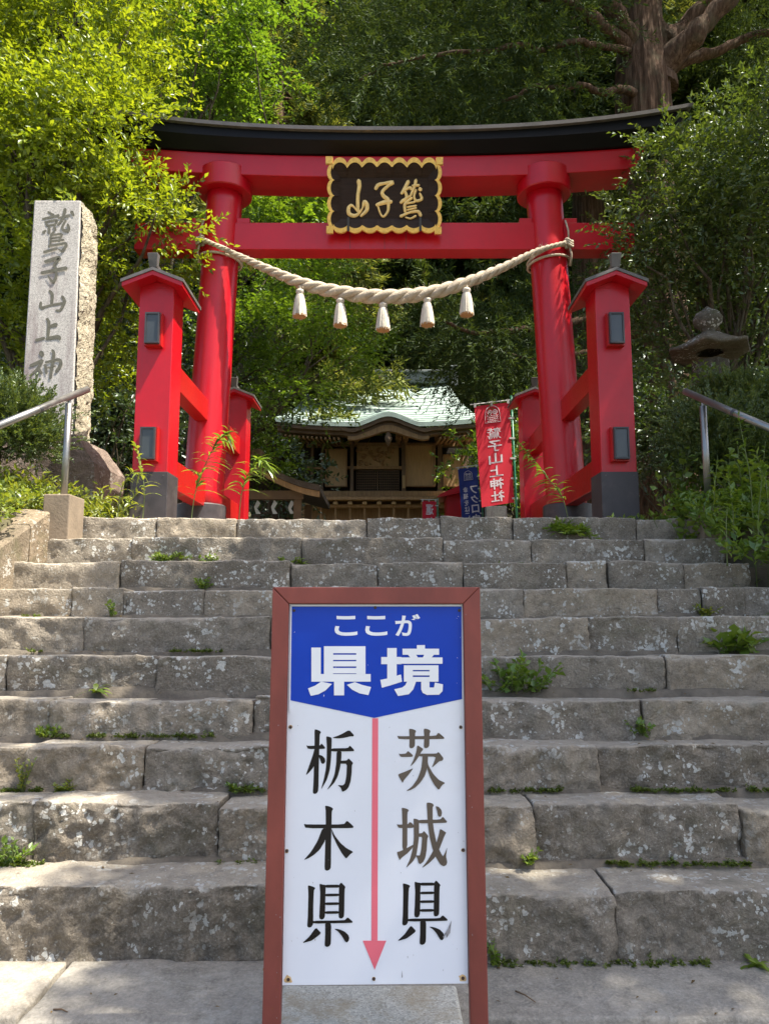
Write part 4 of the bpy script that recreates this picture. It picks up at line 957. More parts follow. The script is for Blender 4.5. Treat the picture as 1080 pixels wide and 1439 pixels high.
for q in (a.x - 0.2, b.x + 0.2): MB().box((q - 0.14, a.y - 0.3, a.z - 0.2), (q + 0.14, a.y + 0.4, a.z + 0.62)).build('ridge_end', M['ridge'], roof, bevel=0.04)
# thick eave board, following the undulating gable
for (dz0, dz1, dy, nm, mt) in ((-0.26, -0.145, -1.86, 'eave_board', 'wooddark'), (-0.36, -0.265, -1.70, 'eave_fascia', 'wooddark')):
    mb = MB(); n = 80
    for i in range(n + 1):
        x = xl + 0.05 + (xr - xl - 0.1) * i / n; z = eave(x)
        mb.v += [(x, HY + dy, z + dz0), (x, HY + dy, z + dz1), (x, HY + dy + 0.35, z + dz1), (x, HY + dy + 0.35, z + dz0)]
    for i in range(n):
        for k in range(4): mb.f.append((i * 4 + k, i * 4 + (k + 1) % 4, (i + 1) * 4 + (k + 1) % 4, (i + 1) * 4 + k))
    mb.build(nm, M[mt], hall)
for i in range(46):                                  # rafters
    x = xl + 0.15 + (xr - xl - 0.3) * i / 45; z = zE + 0.16 * abs((x - xm) / hwid) ** 3 - 0.42
    if abs(x - xc) < 1.5: continue
    MB().hexa([(x - 0.03, HY - 1.6, z - 0.07), (x + 0.03, HY - 1.6, z - 0.07), (x + 0.03, HY + 0.3, z + 0.15), (x - 0.03, HY + 0.3, z + 0.15)], [(x - 0.03, HY - 1.6, z), (x + 0.03, HY - 1.6, z), (x + 0.03, HY + 0.3, z + 0.22), (x - 0.03, HY + 0.3, z + 0.22)]).build('rafter', M['wood'], hall)
def hbox(name, x0, y0, x1, y1, dy0, dy1, mt, parent=None, bevel=0.0):
    a_, b_ = hp(x0, y1, dy0), hp(x1, y0, dy0)
    return MB().box((a_.x, HY + dy0, a_.z), (b_.x, HY + dy1, b_.z)).build(name, M[mt], parent or hall, bevel=bevel)
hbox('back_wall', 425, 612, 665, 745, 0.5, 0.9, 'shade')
wall_bits = [('frieze', 430, 622, 660, 627, 0.20, 0.45, 'wood'), ('lower_beam', 428, 690, 662, 697, -0.05, 0.45, 'wood'), ('upper_beam', 430, 655, 662, 659, 0.12, 0.45, 'wood')]
for nm, *q in wall_bits: hbox(nm, *q)
for x in (438, 452, 494, 567, 618, 655): hbox('column', x - 2.6, 616, x + 2.6, 745, 0.05, 0.42, 'wooddark')
for (x0, x1, y0, y1) in ((458, 486, 632, 682), (571, 610, 626, 682), (624, 650, 640, 682)):
    p_ = hbox('wall_panel', x0, y0, x1, y1, 0.10, 0.3, 'woodlight')
    for (a0, b0, a1, b1) in ((x0 - 1.5, y0 - 1.5, x1 + 1.5, y0), (x0 - 1.5, y1, x1 + 1.5, y1 + 1.5), (x0 - 1.5, y0 + .05, x0, y1 - .05), (x1, y0 + .05, x1 + 1.5, y1 - .05)): hbox('panel_frame', a0, b0, a1, b1, 0.02, 0.22, 'wood', p_)
# carved panel above the lattice doors
p_ = hbox('carved_panel', 501, 627, 560, 655, 0.16, 0.34, 'woodlight'); rr = random.Random(8)
for k in range(26):
    x, y = rr.uniform(503, 556), rr.uniform(630, 652); c = hp(x, y, 0.14); r = rr.uniform(0.06, 0.16)
    MB().tube([c + Vector((r * math.cos(t) * (1 - t / 9), -0.02 * math.sin(t), r * 0.8 * math.sin(t) * (1 - t / 9))) for t in np.linspace(rr.uniform(0, 3), rr.uniform(4, 7), 9)], [0.02 + 0.025 * math.sin(math.pi * q / 8) for q in range(9)], 6).build('carving', M['wood'], p_, smooth=True)
# lattice doors
for (x0, x1) in ((501, 529.5), (531, 560)):
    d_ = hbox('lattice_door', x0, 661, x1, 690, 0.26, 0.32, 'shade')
    for k in range(11):
        x = x0 + (x1 - x0) * k / 10; hbox('lattice_bar', x - 0.45, 661, x + 0.45, 690, 0.17, 0.21, 'wooddark', d_)
    for k in range(9):
        y = 661.5 + 28 * k / 8; hbox('lattice_rail', x0, y - 0.45, x1, y + 0.45, 0.212, 0.25, 'wooddark', d_)
# bracket sets under the eaves
for x in (438, 448, 491, 500, 560, 570, 616, 626, 655):
    for k, (dx, y0, y1, dy) in enumerate(((3.2, 612, 616, -0.25), (2.2, 616, 620, -0.10), (3.8, 606.5, 611, -0.42), (1.6, 620, 624, 0.0))):
        hbox('bracket_arm', x - dx, y0, x + dx, y1, dy, 0.3, 'wood')
    for sgn in (-1, 1): hbox('bracket_block', x + sgn * 3.0 - 1.1, 609, x + sgn * 3.0 + 1.1, 613.5, -0.5, 0.1, 'wood')
# veranda with bracketed skirt
hbox('veranda_floor', 420, 697.5, 662, 702, -1.3, 0.2, 'wood')
hbox('veranda_beam', 424, 709, 660, 713, -1.0, -0.7, 'wood')
for k in range(12):
    x = 430 + 20.5 * k
    hbox('veranda_bracket', x - 1.6, 702.3, x + 1.6, 709, -1.15, -0.6, 'wood'); hbox('veranda_bracket', x - 3.2, 705, x + 3.2, 708.5, -1.2, -1.0, 'woodlight'); hbox('veranda_post', x - 1.3, 713.3, x + 1.3, 745, -0.95, -0.75, 'wood')
hbox('skirt_board', 424, 713, 660, 745, -0.6, -0.5, 'wood')
# notice plate beside the doors
hbox('name_board', 565.2, 668, 569.2, 686, -0.06, -0.02, 'woodlight')
# undulating gable board over the entrance
mb = MB(); n = 40
for i in range(n + 1):
    x = xc - 1.25 + 2.5 * i / n; z = eave(x) - 0.37; z2 = z - 0.15 - 0.05 * math.cos((x - xc) * 2.2)
    mb.v += [(x, HY - 1.75, z2), (x, HY - 1.75, z), (x, HY - 1.55, z), (x, HY - 1.55, z2)]
for i in range(n):
    for k in range(4): mb.f.append((i * 4 + k, i * 4 + (k + 1) % 4, (i + 1) * 4 + (k + 1) % 4, (i + 1) * 4 + k))
mb.build('gable_board', M['wood'], hall)
MB().lathe((xc, HY - 1.70, eave(xc) - 0.80), [(0.02, -0.22), (0.07, -0.12), (0.12, 0.0), (0.09, 0.12), (0.04, 0.2)], 10).build('gable_pendant', M['wooddark'], hall, smooth=True)

# small roofed water pavilion left of the hall
WY = 14.5; wp = lambda x, y, dy=0.0: at(x, y, WY + dy)
pav2 = thing('water_pavilion', 'small open pavilion with curved brown roof left of the hall', 'pavilion', (wp(390, 728).x, WY, terrain(wp(390, 728).x, WY)))
apex = wp(372, 655); 
def proof(u, v, dz=0.0):
    t = 2 * u - 1; x = apex.x + t * 1.18; z = apex.z - 0.62 * abs(t) ** 0.75 * (1 - 0.16 * abs(t) ** 2.5) - 0.02
    return (x, WY - 1.0 + 2.6 * v, z + dz)
mb = MB(); nu, nv = 40, 8; mb.sheet(lambda u, v: proof(u, v), nu, nv); mb.sheet(lambda u, v: proof(u, v, -0.11), nu, nv); o_ = (nu + 1) * (nv + 1)
for i in range(nu): mb.f.append((i, o_ + i, o_ + i + 1, i + 1))
for j in range(nv): mb.f.append((j * (nu + 1) + nu, o_ + j * (nu + 1) + nu, o_ + (j + 1) * (nu + 1) + nu, (j + 1) * (nu + 1) + nu))
rf = mb.build('roof', M['bark_roof'], pav2)
mb = MB()
for i in range(41):
    x, y, z = proof(i / 40, 0, -0.115); mb.v += [(x, WY - 0.97, z - 0.11), (x, WY - 0.97, z), (x, WY - 0.90, z), (x, WY - 0.90, z - 0.11)]
for i in range(40):
    for k in range(4): mb.f.append((i * 4 + k, i * 4 + (k + 1) % 4, (i + 1) * 4 + (k + 1) % 4, (i + 1) * 4 + k))
mb.build('bargeboard', M['wood'], rf)
MB().box((apex.x - 0.1, WY - 1.05, apex.z - 0.03), (apex.x + 0.1, WY + 1.65, apex.z + 0.13)).build('ridge', M['wooddark'], rf, bevel=0.02)
MB().box((apex.x - 0.95, WY - 0.8, apex.z - 0.78), (apex.x + 0.85, WY - 0.62, apex.z - 0.62)).build('tie_beam', M['wooddark'], pav2)
for dx in (-0.85, 0.75):
    for dy in (-0.7, 1.2):
        MB().box((apex.x + dx - 0.07, WY + dy - 0.07, TERR - 0.1), (apex.x + dx + 0.07, WY + dy + 0.07, apex.z - 0.62)).build('column', M['wooddark'], pav2)
for k in range(5):
    x = apex.x - 0.65 + 0.32 * k; MB().prism([(x, WY - 0.72, apex.z - 0.79), (x + 0.06, WY - 0.72, apex.z - 0.85), (x + 0.0, WY - 0.72, apex.z - 0.95), (x + 0.07, WY - 0.72, apex.z - 1.05), (x - 0.02, WY - 0.72, apex.z - 1.05), (x - 0.06, WY - 0.72, apex.z - 0.92)], (0, 0.004, 0)).build('paper_streamer', M['whitebox'], pav2)
MB().box((apex.x - 0.6, WY - 0.3, TERR), (apex.x + 0.5, WY + 0.6, TERR + 0.75)).build('water_basin', M['lantern'], pav2, bevel=0.03)

# small red structure right of the hall
RY = 20.0; r0 = at(618, 728, RY); 
rs_ = thing('red_shelter', 'small red roofed shelter beside the navy banner', 'shelter', (at(634, 728, RY).x, RY, 3.0))
b0, b1 = at(621, 728, RY), at(650, 690, RY)
MB().box((b0.x + 0.12, RY, 3.0), (b1.x - 0.05, RY + 0.8, b1.z)).build('body', M['red'], rs_)
aL, aR = at(613, 697, RY - 0.2), at(655, 678, RY - 0.2)
MB().hexa([(aL.x, RY - 0.25, aL.z - 0.05), (aR.x, RY - 0.25, aR.z - 0.25), (aR.x, RY + 1.0, aR.z - 0.25), (aL.x, RY + 1.0, aL.z - 0.05)], [(aL.x + 0.1, RY - 0.25, aL.z + 0.05), (aR.x, RY - 0.25, aR.z), (aR.x, RY + 1.0, aR.z), (aL.x + 0.1, RY + 1.0, aL.z + 0.05)]).build('roof', M['red'], rs_)

# ------------------------------------------------------------------ banners (seen from behind, so their print is mirrored)
def banner(label, quad, Y, cloth, chars, pole_px, emblem=True, pole_mat='greenpole', group='festival banners', wav=0.02, loops=5):
    (TL, TR, BR, BL) = quad
    def bp(x, y, off=0.0):      # x, y in 0..1 across the cloth
        px = (TL[0] * (1 - x) + TR[0] * x) * (1 - y) + (BL[0] * (1 - x) + BR[0] * x) * y
        py = (TL[1] * (1 - x) + TR[1] * x) * (1 - y) + (BL[1] * (1 - x) + BR[1] * x) * y
        return at(px, py, Y + wav * math.sin(5 * y + 3 * x) * (0.4 + y) - off)
    root = thing('banner', label, 'banner', bp(1.0, 1.0), group)
    mb = MB(); nu, nv = 10, 26
    mb.sheet(lambda u, v: bp(u, v), nu, nv); mb.sheet(lambda u, v: bp(u, v, -0.004), nu, nv)
    c = mb.build('cloth', M[cloth], root, smooth=True)
    for (ch, x0, y0, x1, y1) in chars:
        m2 = MB(); put_glyph(m2, ch, (x0, y0, x1, y1), lambda x, y: bp(x, y, 0.004), 0.004 if ch in '鷲幸福' else (0.018 if x1 - x0 > 0.3 else 0.008), True); m2.build('character', M['bannertext'], c)
    if emblem:                  # round-headed owl mark
        m2 = MB(); cx, cy, s_ = 0.5, emblem, 0.20
        asp = abs(bp(0, 0).x - bp(1, 0).x) / abs(bp(0, 0).z - bp(0, 1).z)
        E_ = lambda t, r=1.0, ox=0.0, oy=0.0: bp(cx + s_ * (ox + r * math.cos(t)), cy + s_ * asp * (oy - r * math.sin(t)), 0.005)
        th = 0.004
        body = [E_(t) for t in np.linspace(0.0, math.pi, 18)]; body += [bp(cx - s_ * 1.12, cy + s_ * asp * 1.35, 0.005), bp(cx + s_ * 1.12, cy + s_ * asp * 1.35, 0.005), body[0]]
        m2.tube(body, th * 1.4, 5)
        for ex in (-0.38, 0.38):
            m2.tube([E_(t, 0.30, ex, -0.12) for t in np.linspace(0, 2 * math.pi, 15)], th * 1.6, 5); m2.tube([E_(t, 0.10, ex, -0.12) for t in np.linspace(0, 2 * math.pi, 9)], th * 1.6, 5)
        for r_ in range(4):
            m2.tube([bp(cx + s_ * (-0.8 + 1.6 * k / 10), cy + s_ * asp * (0.35 + 0.25 * r_ + (0.12 if k % 2 else 0)), 0.005) for k in range(11)], th, 4)
        m2.build('emblem', M['bannertext'], c)
    gz = terrain(at(pole_px[2], pole_px[3], Y).x, Y)
    pa = at(pole_px[0], pole_px[1], Y); pb_ = at(pole_px[2], pole_px[3], Y); dd = (pb_ - pa) * ((gz - 0.1 - pa.z) / (pb_.z - pa.z))
    MB().tube([pa, pa + dd], 0.017, 8).build('pole', M[pole_mat], root, smooth=True)
    tl = bp(-0.12, 0.0) + Vector((0, 0, 0.035)); tr_ = bp(1.16, 0.0) + Vector((0, 0, 0.035)); MB().tube([tl, tr_], 0.009, 6).build('crossbar', M['whitebox'], root)
    for k in range(3):
        q = bp(0.02 + 0.47 * k, 0.0); MB().box((q.x - 0.018, q.y - 0.014, q.z - 0.02), (q.x + 0.018, q.y + 0.014, q.z + 0.05)).build('loop', M['whitebox'], root)
    for k in range(loops):
        q = bp(1.0, 0.16 + 0.8 * k / max(1, loops - 1)); MB().box((q.x - 0.03, q.y - 0.012, q.z - 0.014), (q.x + 0.06, q.y + 0.012, q.z + 0.014)).build('loop', M['whitebox'], root)
jin = [(ch, 0.31, 0.235 + k * 0.125, 0.72, 0.235 + k * 0.125 + 0.108) for k, ch in enumerate('鷲子山上神社')]
banner('large red banner with white characters and owl emblem beside the gate', [(666, 571), (715.5, 565), (722, 706), (676.5, 713)], 11.75, 'bannerred', jin, (718, 556, 726, 735), 0.085)
blue = [(ch, 0.55, 0.30 + k * 0.155, 0.93, 0.30 + k * 0.155 + 0.13) for k, ch in enumerate('フクロウの神')] + [(ch, 0.18, 0.31 + k * 0.105, 0.42, 0.31 + k * 0.105 + 0.088) for k, ch in enumerate('幸福をはこぶ')]
banner('navy blue banner with white characters standing behind the large red banner', [(643, 659), (670, 655.5), (677, 742), (650, 745)], 18.5, 'bannerblue', blue, (673, 650, 679, 742), 0.115)
banner('smallest red banner in front of the shrine hall veranda', [(593, 704), (612.5, 704), (613, 745), (593.5, 745)], 19.5, 'bannerred', [('運', 0.25, 0.12, 0.80, 0.48), ('気', 0.25, 0.55, 0.80, 0.9)], (614.5, 700, 615, 745), None, loops=3)
mb = MB(); q0, q1 = at(683, 712, 16), at(712, 712, 16)
mb.box((q0.x, 16, 2.0), (q1.x, 16.3, q0.z + 0.02)); setp(mb.build('stone_post', M['granite'], bevel=0.02), 'pale stone block showing beneath the large red banner', 'stone post')

# ------------------------------------------------------------------ foliage
def twig_leaves(rs, P, D, L, n, ll, lw, up=0.7, ang=0.9, droop=0.1, jit=0.3, fold=0.18):
    """leaves set along twigs: returns vertices and triangles, two triangles to a leaf"""
    Mn = len(P); t = np.linspace(0.12, 1.0, n)[None, :] + rs.uniform(-0.5 / n, 0.5 / n, (Mn, n))
    base = P[:, None] + D[:, None] * (L[:, None] * t)[..., None]; base[..., 2] -= droop * (L[:, None] * t ** 2)
    N0 = unit(np.array([0, 0, up]) + rs.normal(0, 1 - up * 0.6, (Mn, n, 3)) * 0.6)
    Dd = np.broadcast_to(D[:, None], base.shape); S = unit(np.cross(Dd, N0)); sg_ = np.where(np.arange(n) % 2, 1.0, -1.0)[None, :, None]
    an = ang * rs.uniform(0.6, 1.2, (Mn, n, 1)); ld = unit(Dd * np.cos(an) + S * sg_ * np.sin(an) + rs.normal(0, jit, base.shape) * 0.6)
    nn = unit(N0 + rs.normal(0, jit, base.shape)); W_ = unit(np.cross(nn, ld)); nn = np.cross(ld, W_)
    sc = rs.uniform(0.65, 1.2, (Mn, n, 1)); l_ = ll * sc; w_ = lw * sc
    v0 = base; v2 = base + ld * l_ - nn * l_ * 0.10; mid = base + ld * l_ * 0.45 + nn * w_ * fold
    v1 = mid + W_ * w_ * 0.5; v3 = mid - W_ * w_ * 0.5
    V = np.stack([v0, v1, v2, v3], 2).reshape(-1, 3); k = np.arange(Mn * n)[:, None] * 4
    Fc = np.concatenate([k + np.array([[0, 1, 2]]), k + np.array([[0, 2, 3]])], 1).reshape(-1, 3)
    return V, Fc
def merge(parts):
    V = []; Fc = []; b = 0
    for v, f in parts: V.append(v); Fc.append(f + b); b += len(v)
    return np.vstack(V), np.vstack(Fc)
def crown_points(rs, ells, clumps, per, shell=0.55, csize=0.26, lower=-0.75):
    """clump centres near the surface of the given ellipsoids, then twig starts round each clump"""
    C = []; O = []
    vol = np.array([np.prod(r) ** 0.67 for c, r in ells]); vol = vol / vol.sum()
    for (c, r), share in zip(ells, vol):
        m = max(3, int(clumps * share)); d = unit(rs.normal(size=(m * 3, 3))); d = d[d[:, 2] > lower][:m]
        rad = shell + (1 - shell) * rs.uniform(0, 1, (len(d), 1)) ** 0.6
        C.append(np.array(c) + d * np.array(r) * rad); O.append(np.c_[d, np.full(len(d), min(r))])
    C = np.vstack(C); O = np.vstack(O); P = np.repeat(C, per, 0); Od = np.repeat(O, per, 0)
    off = rs.normal(size=P.shape) * (Od[:, 3:4] * csize) * np.array([1, 1, 0.62]); P = P + off
    return P, Od[:, :3], off, C
def broad_crown(seed, ells, clumps, per, n, twig, ll, lw, up=0.7, shell=0.55, csize=0.26, droop=0.15, rise_=0.2, lower=-0.75, keep=None, ang=0.9):
    rs = np.random.RandomState(seed); P, Od, off, C = crown_points(rs, ells, clumps, per, shell, csize, lower)
    D = unit(Od * 0.6 + unit(off) * 0.5 + rs.normal(0, 0.35, P.shape) + np.array([0, 0, rise_]))
    if keep is not None: k = keep(P); P, D = P[k], D[k]
    L = twig * rs.uniform(0.6, 1.3, len(P)); return twig_leaves(rs, P, D, L, n, ll, lw, up, ang, droop), C
def limb(mb, a, b, r0, r1, rs, bend=0.12, n=9, sides=8):
    a, b = Vector(a), Vector(b); L_ = (b - a).length; o1 = Vector(rs.normal(0, bend, 3)) * L_; pts_ = []
    for i in range(n):
        t = i / (n - 1); p = a.lerp(b, t) + o1 * math.sin(math.pi * t) + Vector(rs.normal(0, 0.012, 3)) * L_ * (1 if 0 < i < n - 1 else 0); pts_.append(p)
    mb.tube(pts_, [r0 + (r1 - r0) * (i / (n - 1)) for i in range(n)], sides); return pts_
def tree_skeleton(root, C, base, fork, r, rs, mat_, nl=16, tr=0.35):
    mb = MB(); tp = limb(mb, base, fork, r, r * 0.7, rs, 0.03, 10, 12); mb.build('trunk', mat_, root, smooth=True)
    mb = MB(); idx = rs.choice(len(C), min(nl, len(C)), replace=False)
    for i in idx:
        k = rs.randint(4, 10); st = tp[k]; limb(mb, st, Vector(C[i]), r * tr * rs.uniform(0.6, 1.1), 0.008, rs, 0.10)
    mb.build('limbs', mat_, root, smooth=True)

# ---- bright evergreen at the left
def E_(px, py, Y, rx, ry, rz): return (tuple(at(px, py, Y)), (rx, ry, rz))
t = thing('evergreen_tree', 'sunlit yellow-green leafy tree behind the engraved stone pillar', 'tree', (-4.3, 8.9, terrain(-4.3, 8.9)))
ells = [E_(80, 60, 9.0, 1.5, 1.0, 1.0), E_(115, 205, 8.8, 0.95, 0.9, 0.9), E_(40, 220, 9.0, 1.4, 1.0, 1.0), E_(160, 120, 9.2, 0.60, 0.5, 0.5), E_(170, 330, 8.5, 0.95, 0.75, 0.65), E_(30, 400, 9.0, 1.3, 0.9, 0.8), E_(195, 285, 8.2, 0.36, 0.4, 0.30), E_(-60, 120, 9.2, 1.4, 1.0, 1.6), E_(120, -60, 9.3, 1.5, 1.0, 0.9), E_(138, 140, 7.9, 0.45, 0.35, 0.36), E_(112, 190, 7.8, 0.45, 0.4, 0.4), E_(95, 480, 9.3, 1.0, 0.8, 0.7)]
(VF, C) = broad_crown(11, ells, 560, 14, 10, 0.30, 0.085, 0.038, up=0.62, shell=0.45, csize=0.30, rise_=0.25)
link('crown', np_mesh('crown', *VF, M['leaf_bright']), t); tree_skeleton(t, C, (-4.3, 8.9, terrain(-4.3, 8.9) - 0.2), (-4.2, 8.9, 5.2), 0.13, np.random.RandomState(1), M['bark'], 34)
# ---- glossy evergreen at the right
t = thing('evergreen_tree', 'dark glossy small-leaved evergreen above the stone lantern at the right', 'tree', (4.5, 9.0, terrain(4.5, 9.0)))
ells = [E_(1010, 250, 8.9, 0.9, 0.8, 0.7), E_(960, 330, 8.5, 0.75, 0.7, 0.65), E_(1060, 330, 8.8, 0.9, 0.8, 0.8), E_(930, 420, 9.2, 0.6, 0.6, 0.55), E_(1040, 430, 9.3, 0.9, 0.7, 0.6), E_(1090, 200, 9.1, 0.8, 0.8, 0.8), E_(905, 330, 8.3, 0.42, 0.45, 0.35), E_(940, 250, 8.5, 0.45, 0.5, 0.40), E_(960, 500, 9.6, 0.7, 0.6, 0.5)]
(VF, C) = broad_crown(12, ells, 280, 12, 10, 0.28, 0.080, 0.032, up=0.6, shell=0.40, csize=0.33, rise_=0.15)
link('crown', np_mesh('crown', *VF, M['leaf_right']), t); tree_skeleton(t, C, (4.5, 9.2, terrain(4.5, 9.2) - 0.2), (4.4, 9.2, 4.6), 0.10, np.random.RandomState(2), M['bark'], 30)
# ---- a slim maple twig reaching between pillar and post at the right
# ---- maples
def maple(label, loc, fork, plates, seed, clumps=60, per=16, leaf=0.10, mat_='leaf_maple', r=0.12):
    t = thing('maple_tree', label, 'tree', loc, 'maples around the gate')
    ells = [E_(*q) for q in plates]
    (VF, C) = broad_crown(seed, ells, clumps, per, 9, 0.42, leaf, leaf * 0.55, up=0.9, shell=0.15, csize=0.42, droop=0.22, rise_=0.0, lower=-1.0)
    link('crown', np_mesh('crown', *VF, M[mat_]), t); tree_skeleton(t, C, (loc[0], loc[1], loc[2] - 0.2), fork, r, np.random.RandomState(seed), M['bark'], 26)
maple('light green layered maple hanging below the gate beam left of the hall', (-4.3, 14.5, terrain(-4.3, 14.5)), (-3.6, 14.2, 5.5),
      [(400, 400, 13.5, 1.6, 1.0, 0.30), (360, 460, 13, 1.4, 1.0, 0.26), (450, 500, 13.5, 1.3, 1.0, 0.22), (390, 555, 13, 1.2, 0.9, 0.22), (440, 440, 15, 1.5, 1.0, 0.3), (350, 610, 13.5, 0.9, 0.8, 0.2), (505, 470, 15, 0.7, 0.7, 0.2), (370, 650, 14, 0.7, 0.7, 0.2), (330, 500, 14, 1.2, 1.0, 0.3)], 21, 150, 15, 0.085)
maple('bright green maple spreading above the left end of the gate', (-4.2, 12.6, terrain(-4.2, 12.6)), (-3.7, 12.6, 9.0),
      [(300, 30, 11.5, 1.5, 1.2, 0.4), (250, 90, 11.5, 1.4, 1.1, 0.35), (340, 110, 12.5, 1.0, 1.0, 0.28), (280, 150, 12, 1.2, 1.0, 0.3), (215, 20, 12, 1.3, 1.0, 0.4), (330, -20, 12, 1.4, 1.1, 0.4)], 22, 110, 16, 0.095)
maple('green maple showing between the left pillar and the plaque', (-5.2, 20.0, terrain(-5.2, 20.0)), (-4.0, 20, 8.5),
      [(400, 285, 19, 1.6, 1.2, 0.4), (430, 330, 18.5, 1.4, 1.0, 0.35), (360, 300, 18, 1.3, 1.0, 0.35), (420, 380, 18, 1.5, 1.0, 0.35), (470, 300, 20, 1.3, 1.0, 0.4)], 23, 80, 15, 0.13)

# ---- conifers
def conifer_mesh(seed, H, R, z_low, nb, ll=0.34, lw=0.065, sparse=1.0):
    rs = np.random.RandomState(seed); P = []; D = []; L = []; br = MB()
    for k in range(nb):
        u = (k + rs.rand()) / nb; z = z_low + (H - z_low) * u; az = rs.uniform(0, 2 * math.pi); ln = R * (1 - u * 0.82) * rs.uniform(0.6, 1.15)
        d = np.array([math.cos(az), math.sin(az), 0]); side = np.array([-d[1], d[0], 0]); m = 8; pts_ = []
        for i in range(m):
            s_ = i / (m - 1); p = np.array([0, 0, z]) + d * ln * s_ + np.array([0, 0, -0.35 * ln * s_ + 0.30 * ln * s_ ** 2.4]) + side * 0.12 * ln * math.sin(2.5 * s_ + az); pts_.append(p)
        br.tube(pts_, [0.07 * (1 - 0.85 * i / (m - 1)) * (1 - 0.5 * u) for i in range(m)], 5)
        nt_ = int(34 * sparse * (0.5 + ln / R))
        for i in range(nt_):
            s_ = rs.uniform(0.30, 1.0); q = s_ * (m - 1); j = min(int(q), m - 2); p = pts_[j] + (pts_[j + 1] - pts_[j]) * (q - j)
            dirn = d * rs.uniform(0.1, 0.8) + side * rs.choice([-1, 1]) * rs.uniform(0.3, 1.0) + np.array([0, 0, rs.uniform(-0.75, 0.25)])
            P.append(p); D.append(dirn); L.append(ln * 0.26 * rs.uniform(0.5, 1.2) * (1.15 - 0.5 * s_))
    P = np.array(P); D = unit(np.array(D)); L = np.array(L)
    a = twig_leaves(rs, P, D, L, 16, ll, lw, up=0.25, ang=0.75, droop=0.25, jit=0.5)
    return a, br
def trunk_mesh(H, r, seed, lean=0.0):
    rs = np.random.RandomState(seed); mb = MB(); n = 26; sd = 18; pts_ = []
    for i in range(n):
        t_ = i / (n - 1); z = -0.4 + (H + 0.4) * t_; rr = r * (1 - 0.86 * t_) * (1 + 0.55 * math.exp(-max(0, z) * 1.3))
        for k in range(sd):
            a = 2 * math.pi * k / sd; q = rr * (1 + 0.10 * N((math.cos(a) * 1.6 + seed, math.sin(a) * 1.6, z * 0.18), 2.0, 3)); pts_.append((q * math.cos(a) + lean * z, q * math.sin(a), z))
    mb.add(pts_, [(i * sd + k, i * sd + (k + 1) % sd, (i + 1) * sd + (k + 1) % sd, (i + 1) * sd + k) for i in range(n - 1) for k in range(sd)]); return mb
CV = []
for k, (seed, H, R, zl, nb, mt) in enumerate(((41, 24, 4.2, 3.5, 170, 'leaf_cedar'), (42, 21, 3.6, 3.0, 150, 'leaf_cedar_sunlit'), (43, 26, 3.8, 6.0, 150, 'leaf_cedar'))):
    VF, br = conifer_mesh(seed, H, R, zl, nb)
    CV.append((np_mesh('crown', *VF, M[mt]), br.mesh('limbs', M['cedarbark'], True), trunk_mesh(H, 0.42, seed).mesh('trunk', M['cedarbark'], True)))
def conifer(label, x, y, var, sc=1.0, rz=0.0, dz=0.0):
    t = thing('cedar_tree', label, 'tree', (x, y, terrain(x, y) - 0.1 + dz), 'tall cedars behind the shrine'); t.scale = (sc, sc, sc); t.rotation_euler = (0, 0, rz)
    for nm, me in zip(('crown', 'limbs', 'trunk'), CV[var]):
        o = bpy.data.objects.new(nm, me); COL.objects.link(o); o.parent = t
specs = [
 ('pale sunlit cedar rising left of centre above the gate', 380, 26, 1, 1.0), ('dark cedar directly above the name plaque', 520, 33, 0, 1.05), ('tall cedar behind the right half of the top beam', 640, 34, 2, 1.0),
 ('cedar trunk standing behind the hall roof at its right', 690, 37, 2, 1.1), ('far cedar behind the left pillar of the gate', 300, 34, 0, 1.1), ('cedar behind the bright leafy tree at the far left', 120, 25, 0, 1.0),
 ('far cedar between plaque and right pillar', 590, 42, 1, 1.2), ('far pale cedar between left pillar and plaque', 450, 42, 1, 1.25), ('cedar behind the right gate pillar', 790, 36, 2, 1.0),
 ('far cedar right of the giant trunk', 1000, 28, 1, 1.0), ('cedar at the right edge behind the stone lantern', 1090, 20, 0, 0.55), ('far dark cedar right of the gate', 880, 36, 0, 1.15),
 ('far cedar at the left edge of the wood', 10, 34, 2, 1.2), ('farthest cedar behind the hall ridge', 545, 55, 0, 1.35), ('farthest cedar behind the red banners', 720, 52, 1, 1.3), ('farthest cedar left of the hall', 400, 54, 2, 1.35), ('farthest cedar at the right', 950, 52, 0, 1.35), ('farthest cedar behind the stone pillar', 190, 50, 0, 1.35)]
for k, (lab, px, Y, var, sc) in enumerate(specs):
    x = at(px, 600, Y).x; conifer(lab, x, Y, var, sc * 1.35, k * 1.3)
# ---- the giant old cedar at the right with its candelabra limbs
GX, GY = at(917, 250, 13.5).x, 13.5
g = thing('giant_cedar', 'huge old cedar with thick spreading limbs behind the right end of the gate', 'tree', (GX, GY, terrain(GX, GY)))
gz = terrain(GX, GY)
mb = MB(); n, sd = 60, 96; H = 15.5
for i in range(n):
    z = -0.3 + (H + 0.3) * i / (n - 1); rr = 0.46 + 0.30 * math.exp(-max(0, z) * 0.9) - 0.012 * z + (0.16 * math.exp(-((z - 9.0) / 1.3) ** 2))
    for k in range(sd):
        a = 2 * math.pi * k / sd; q = rr * (1 + 0.13 * N((math.cos(a) * 2.2, math.sin(a) * 2.2, z * 0.22), 1.6, 4) + 0.06 * N((math.cos(a) * 9, math.sin(a) * 9, z * 0.35), 1.6, 3)); mb.v.append((GX + q * math.cos(a) + 0.12 * math.sin(z * 0.5), GY + q * math.sin(a), gz + z))
mb.f = [(i * sd + k, i * sd + (k + 1) % sd, (i + 1) * sd + (k + 1) % sd, (i + 1) * sd + k) for i in range(n - 1) for k in range(sd)]
mb.build('trunk', M['cedarbark'], g, smooth=True)
